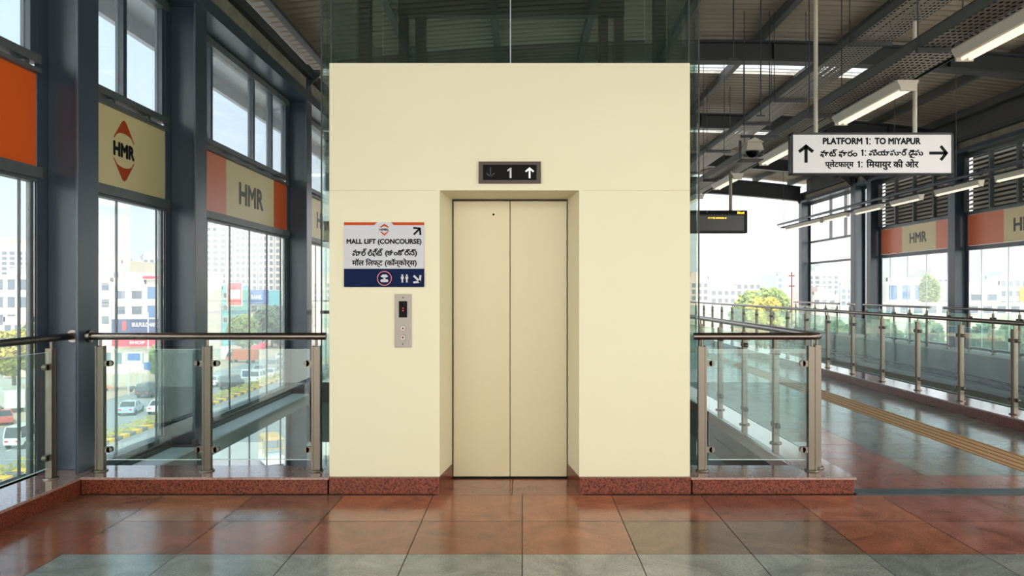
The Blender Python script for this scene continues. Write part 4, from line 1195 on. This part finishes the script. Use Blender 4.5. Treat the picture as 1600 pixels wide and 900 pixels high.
def car(label, px, ground_y, colr, kind='sedan', scale=1.0, flip=False, cat='car', rot=0.0):
    Y = 1230 * 13.4 / (ground_y - 455); x = (px - 816) * Y / 1230
    W, L = .86 * scale, 2.1 * scale
    t = thing({'sedan': 'car', 'suv': 'car', 'van': 'van', 'truck': 'truck'}[kind], label, {'sedan': 'car', 'suv': 'car', 'van': 'van', 'truck': 'truck'}[kind], (x, Y, GZ))
    t.rotation_euler.z = rot
    body = {'sedan': [(-L, .35), (-L, .85), (-L*.72, .95), (L*.45, .95), (L*.95, .78), (L, .55), (L, .35)],
            'suv': [(-L, .4), (-L, 1.05), (L*.5, 1.05), (L*.96, .95), (L, .6), (L, .4)],
            'van': [(-L, .4), (-L, 1.0), (L*.85, 1.0), (L, .8), (L, .4)],
            'truck': [(-L*1.5, .6), (-L*1.5, 2.6), (L*.7, 2.6), (L*.7, .6)]}[kind]
    top = {'sedan': (-L*.70, L*.38, -L*.45, L*.08, .95, 1.42), 'suv': (-L*.98, L*.48, -L*.88, L*.22, 1.05, 1.75),
           'van': (-L*.99, L*.84, -L*.93, L*.5, 1.0, 1.9), 'truck': (L*.75, L*1.35, L*.8, L*1.2, 1.2, 2.0)}[kind]
    mb_c = mat('car_paint', colr, 0.3, coat=0.6)
    def loc(o): o.parent = t; o.location = (0, 0, 0); return o
    b = MB(); b.prism([(y, z) for y, z in body][::-1], (-W, 0, 0), (0, 1, 0), (0, 0, 1), (2*W, 0, 0))
    if kind == 'truck': b.box(-W, W, L*.72, L*1.4, .5, 1.2)
    bo = loc(b.build('body', mb_c, None, origin=(0, 0, 0), bevel=.05))
    a0, a1, b0, b1, z0, z1 = top; wi = W * .8
    cb_ = MB().hexa([(-W*.97, a0, z0), (W*.97, a0, z0), (W*.97, a1, z0), (-W*.97, a1, z0), (-wi, b0, z1), (wi, b0, z1), (wi, b1, z1), (-wi, b1, z1)])
    loc(cb_.build('windows', M['carglass'], None, origin=(0, 0, 0)))
    rf = MB().box(-wi, wi, b0, b1, z1, z1 + .05)
    for sx in (-1, 1):
        for (pa, pb) in (((a0, z0), (b0, z1)), ((a1, z0), (b1, z1)), (((a0+a1)/2, z0), ((b0+b1)/2, z1))):
            rf.tube((sx*W*.97, pa[0], pa[1]), (sx*wi, pb[0], pb[1]), .05, n=6)
    loc(rf.build('roof', mb_c, None, origin=(0, 0, 0)))
    for sx in (-1, 1):
        for yy in (-L*.62 * (1.4 if kind == 'truck' else 1), L*.62 * (1.4 if kind == 'truck' else 1)):
            w_ = MB().tube((sx*(W - .16), yy, .32), (sx*(W + .02), yy, .32), .32, n=18)
            loc(w_.build('wheel', M['tyre'], None, origin=(0, 0, 0)))
    for nm_, yy, m_ in (('tail_light', -L - .01, 'redboard'), ('headlight', L + .01, 'boardwhite')):
        for sx in (-1, 1):
            loc(MB().box(sx*W*.62 - .14, sx*W*.62 + .14, yy - .03, yy + .03, .66, .80).build(nm_, M[m_], None, origin=(0, 0, 0)))
    return t
car('silver blue saloon car below the logo bay', 205, 646, (164, 182, 196), rot=.18)
car('white car following beside the silver saloon', 252, 644, (232, 232, 232), rot=.12)
car('dark four wheel drive parked near the blue hoarding', 236, 619, (60, 66, 74), 'suv', 1.1)
car('white van at the bottom of the leftmost window', 38, 697, (232, 230, 226), 'van', .86, rot=.05)
car('white lorry parked at the roadside under the bright tree', 16, 641, (226, 226, 222), 'truck', 1.1, rot=.7)
car('small red car below the white lorry', 4, 662, (190, 84, 70), rot=.6)
car('black four wheel drive in the HMR bay', 362, 606, (52, 58, 66), 'suv', 1.12)
car('white hatchback left of the black four wheel drive', 336, 603, (230, 230, 230), 'sedan', .95)
car('white car nearest the divider in the HMR bay', 404, 597, (234, 234, 234), 'suv', 1.0)
car('white saloon ahead of the one nearest the divider', 424, 590, (226, 228, 230))
car('silver car in the second lane of the HMR bay', 408, 584, (190, 196, 200))
car('grey car among the distant traffic beside column', 430, 577, (150, 158, 164), 'suv')
car('pale blue car behind the silver car', 441, 571, (176, 190, 200))
car('orange lorry parked by the roadside trees', 378, 567, (214, 110, 76), 'truck', 1.0, rot=1.3)
car('small white car farthest up the road', 442, 562, (228, 228, 228))

def rickshaw():
    p = at(424, 728, 60.4); t = thing('auto_rickshaw', 'open sided tan roofed three wheeler seen under the steel beam', 'auto rickshaw', (p.x, p.y, GZ))
    def loc(o): o.parent = t; o.location = (0, 0, 0); return o
    r = MB(); r.hexa([(-.75, -1.3, 2.15), (.75, -1.3, 2.15), (.75, 1.1, 2.25), (-.75, 1.1, 2.25), (-.6, -1.2, 2.38), (.6, -1.2, 2.38), (.6, 1.0, 2.42), (-.6, 1.0, 2.42)])
    loc(r.build('canopy', M['tan'], None, origin=(0, 0, 0), bevel=.04))
    f = MB()
    for x in (-.68, .68):
        for y in (-1.15, 0, .95): f.tube((x, y, .8), (x, y, 2.2), .05, n=8)
    f.tube((-.68, -1.15, 1.5), (.68, -1.15, 1.5), .05, n=8); loc(f.build('frame', M['tan'], None, origin=(0, 0, 0)))
    b = MB(); b.prism([(-1.35, .35), (-1.35, .95), (.6, .9), (1.2, 1.1), (1.55, .7), (1.6, .35)][::-1], (-.7, 0, 0), (0, 1, 0), (0, 0, 1), (1.4, 0, 0))
    loc(b.build('body', M['boardwhite'], None, origin=(0, 0, 0), bevel=.05))
    loc(MB().box(-.6, .6, -.9, -.3, .9, 1.35).build('seat', M['wallb'], None, origin=(0, 0, 0)))
    for (x, y) in ((-.6, -.8), (.6, -.8), (0, 1.25)):
        loc(MB().tube((x - .08, y, .26), (x + .08, y, .26), .26, n=16).build('wheel', M['tyre'], None, origin=(0, 0, 0)))
    t.rotation_euler.z = .5
rickshaw()
# roadside bits
a = at(190, 582, 106)
ts = thing('tent_canopy', 'pale cloth canopy on thin poles over the roadside stall', 'canopy', (a.x, a.y, GZ + .06))
c = MB(); c.add([(a.x-1.6, 104.6, a.z), (a.x+1.6, 104.6, a.z), (a.x+1.6, 107.4, a.z), (a.x-1.6, 107.4, a.z), (a.x, 106, a.z+.7), (a.x-1.6, 104.6, a.z-.1), (a.x+1.6, 104.6, a.z-.1), (a.x+1.6, 107.4, a.z-.1), (a.x-1.6, 107.4, a.z-.1)],
      [(0,1,4),(1,2,4),(2,3,4),(3,0,4),(5,6,1,0),(6,7,2,1),(7,8,3,2),(8,5,0,3),(8,7,6,5)])
c.build('cloth', M['wallc'], ts)
for dx in (-1.5, 1.5):
    for yy in (104.7, 107.3): MB().tube((a.x+dx, yy, GZ+.06), (a.x+dx, yy, a.z), .05, n=8).build('pole', M['wallg'], ts)
def scooter(px, gy, colr, label):
    Y = 1230 * 13.34 / (gy - 455); x = (px - 816) * Y / 1230
    t = thing('scooter', label, 'scooter', (x, Y, GZ + .06), )
    def loc(o): o.parent = t; o.location = (0, 0, 0); return o
    m_ = mat('scooter_paint', colr, .4)
    b = MB(); b.prism([(-.6, .35), (-.75, .75), (-.1, .8), (.05, .45), (.4, .45), (.55, 1.0), (.65, 1.0), (.6, .3)][::-1], (0, -.14, 0), (1, 0, 0), (0, 0, 1), (0, .28, 0))
    loc(b.build('body', m_, None, origin=(0, 0, 0), bevel=.03))
    h = MB().tube((.56, -.3, 1.05), (.56, .3, 1.05), .025, n=8); loc(h.build('handlebar', M['tyre'], None, origin=(0, 0, 0)))
    for xx in (-.55, .68): loc(MB().tube((xx, -.05, .26), (xx, .05, .26), .26, n=16).build('wheel', M['tyre'], None, origin=(0, 0, 0)))
    t.rotation_euler.z = .3
scooter(212, 612, (90, 90, 96), 'dark scooter parked beside the cloth canopy')
scooter(173, 611, (200, 120, 90), 'red brown scooter parked left of the cloth canopy')
a = at(231.5, 540, 108)
lp = thing('utility_pole', 'grey roadside pole with a small blue board beside the hoarding', 'pole', (a.x, a.y, GZ + .06))
MB().tube((a.x, a.y, GZ + .06), (a.x, a.y, -1.5), .12, .09, n=10).build('shaft', M['wallg'], lp)
MB().box(a.x - .5, a.x + .4, a.y - .2, a.y - .12, at(0, 578, 108).z, at(0, 566, 108).z).build('notice_board', M['blueboard'], lp)
for (px0, px1, yy, lab) in ((393, 402, 541, 'left red awning among the distant roadside stalls'), (403, 414, 538, 'right red awning among the distant roadside stalls')):
    a, c = at(px0, yy, 165), at(px1, yy, 165)
    t = thing('stall_awning', lab, 'awning', ((a.x+c.x)/2, 165, GZ + .06))
    mb = MB(); mb.hexa([(a.x, 164, a.z - 1), (c.x, 164, a.z - 1), (c.x, 166, a.z - .1), (a.x, 166, a.z - .1), (a.x, 164, a.z - .85), (c.x, 164, a.z - .85), (c.x, 166, a.z + .2), (a.x, 166, a.z + .2)])
    mb.build('cloth', M['redboard'], t)
    for x in (a.x + .1, c.x - .1): MB().tube((x, 164.2, GZ + .06), (x, 164.2, a.z - 1), .06, n=8).build('pole', M['wallg'], t)

# --- right of the picture
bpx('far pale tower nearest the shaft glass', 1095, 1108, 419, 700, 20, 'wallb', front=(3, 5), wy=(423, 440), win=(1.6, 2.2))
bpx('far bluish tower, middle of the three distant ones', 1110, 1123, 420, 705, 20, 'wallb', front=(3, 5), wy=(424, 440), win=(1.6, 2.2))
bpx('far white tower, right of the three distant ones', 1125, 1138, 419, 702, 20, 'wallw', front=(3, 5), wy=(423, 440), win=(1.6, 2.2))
bpx('pinkish block beside the right shaft glass', 1070, 1107, 436, 230, 20, 'wallp', front=(4, 3), wy=(446, 466), win=(1.5, 1.4))
bpx('low white houses left of the big green tree', 1100, 1150, 447, 260, 20, 'wallw', front=(5, 2), wy=(458, 470), win=(1.8, 1.3))
bpx('long white roofline behind the big green tree', 1120, 1210, 441, 330, 25, 'wallw', front=(9, 2), wy=(448, 458), win=(2.2, 1.6))
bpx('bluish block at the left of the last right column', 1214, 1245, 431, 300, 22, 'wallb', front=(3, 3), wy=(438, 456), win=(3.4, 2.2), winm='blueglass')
bpx('white block with square windows in the open bay', 1262, 1311, 428, 250, 25, 'wallw', front=(5, 4), wy=(434, 456), win=(2.0, 2.4))
bpx('low pink roofed house in the open bay', 1270, 1306, 461, 190, 14, 'wallp', front=(3, 1), wy=(472, 472), win=(1.4, 1.0))
bpx('white block behind the twin right columns', 1313, 1362, 446, 250, 25, 'wallw', front=(5, 3), wy=(455, 474), win=(1.8, 1.6))
bpx('white building with blue glass panels under the small HMR banner', 1385, 1446, 440, 160, 18, 'wallw', front=(3, 1), wy=(457, 457), win=(2.4, 2.8), winm='blueglass')
bpx('grey white building right of the tree under the small HMR banner', 1446, 1492, 432, 190, 18, 'wallg', front=(5, 3), wy=(441, 470), win=(1.8, 1.4))
bpx('white hall with one dark window in the nearest right bay', 1512, 1562, 446, 136, 16, 'wallw', front=(2, 1), wy=(465, 465), win=(2.0, 1.0))
bpx('pale block with rooftop frames in the nearest right bay', 1540, 1640, 436, 215, 20, 'wallb', front=(9, 3), wy=(443, 475), win=(1.6, 1.4))
bpx('long cream boundary block low in the nearest right bay', 1380, 1640, 474, 106, 8, 'wallc', front=(12, 1), wy=(484, 484), win=(1.3, .9), parapet=False)
board('orange yellow board at the right edge', 1592, 1612, 448, 471, 103, 'yellow', None, frame='yellow')
tree('big round green tree above the walkway railing', 1188, 447, 540, 112, 98, 'leaf1', 5200)
tree('orange and yellow flowering tree in front of the big green tree', 1196, 463, 530, 104, 66, 'leaf2', 3200)
tree('pale tree behind the glass under the small HMR banner', 1452, 428, 500, 130, 30, 'leaf1', 1800)
gr = [(1380, 500, 560, 70, 52), (1444, 498, 560, 77, 52), (1300, 500, 550, 88, 60), (1345, 502, 555, 80, 60), (1540, 505, 580, 62, 74), (1590, 503, 580, 54, 66), (1262, 505, 550, 95, 50)]
gl = ['leafy tree low behind the banner bay, left half', 'leafy tree low behind the banner bay, right half', 'leafy tree low in the open bay, middle', 'leafy tree low behind the twin columns', 'leafy tree low in the nearest right bay', 'leafy tree low at the right edge', 'leafy tree low beside the last right column']
for q, lab in zip(gr, gl): tree(lab, *q, 'leaf3', 1800)
a = at(1237, 425, 62)
ms = thing('signal_mast', 'thin maroon mast with cross arms left of the last right column', 'mast', (a.x, a.y, GZ))
MB().tube((a.x, a.y, GZ), (a.x, a.y, a.z), .05, n=10).build('shaft', M['mastred'], ms)
for yy in (431, 447): MB().box(a.x - .22, a.x + .22, a.y - .05, a.y + .05, at(0, yy, 62).z - .05, at(0, yy, 62).z + .05).build('cross_arm', M['mastred'], ms)

# thin real haze over the city
hz = bpy.data.materials.new('thin_haze'); hz.use_nodes = True
n, l = hz.node_tree.nodes, hz.node_tree.links
n.remove(n['Principled BSDF'])
vs_ = n.new('ShaderNodeVolumeScatter'); vs_.inputs['Density'].default_value = HAZE; vs_.inputs['Anisotropy'].default_value = 0.0
vs_.inputs['Color'].default_value = (0.95, 0.97, 1.0, 1)
l.new(vs_.outputs[0], n['Material Output'].inputs['Volume'])
if HAZE > 0:
    ho = MB().box(-700, -14, -30, 1300, GZ + .5, 60); tag(ho.build('city_haze', hz), 'thin pale haze over the street and the far buildings on the left', None, kind='structure')
    ho = MB().box(-13.9, 900, 34, 1300, GZ + .5, 60); tag(ho.build('city_haze', hz), 'thin pale haze over the far buildings on the right', None, kind='structure')
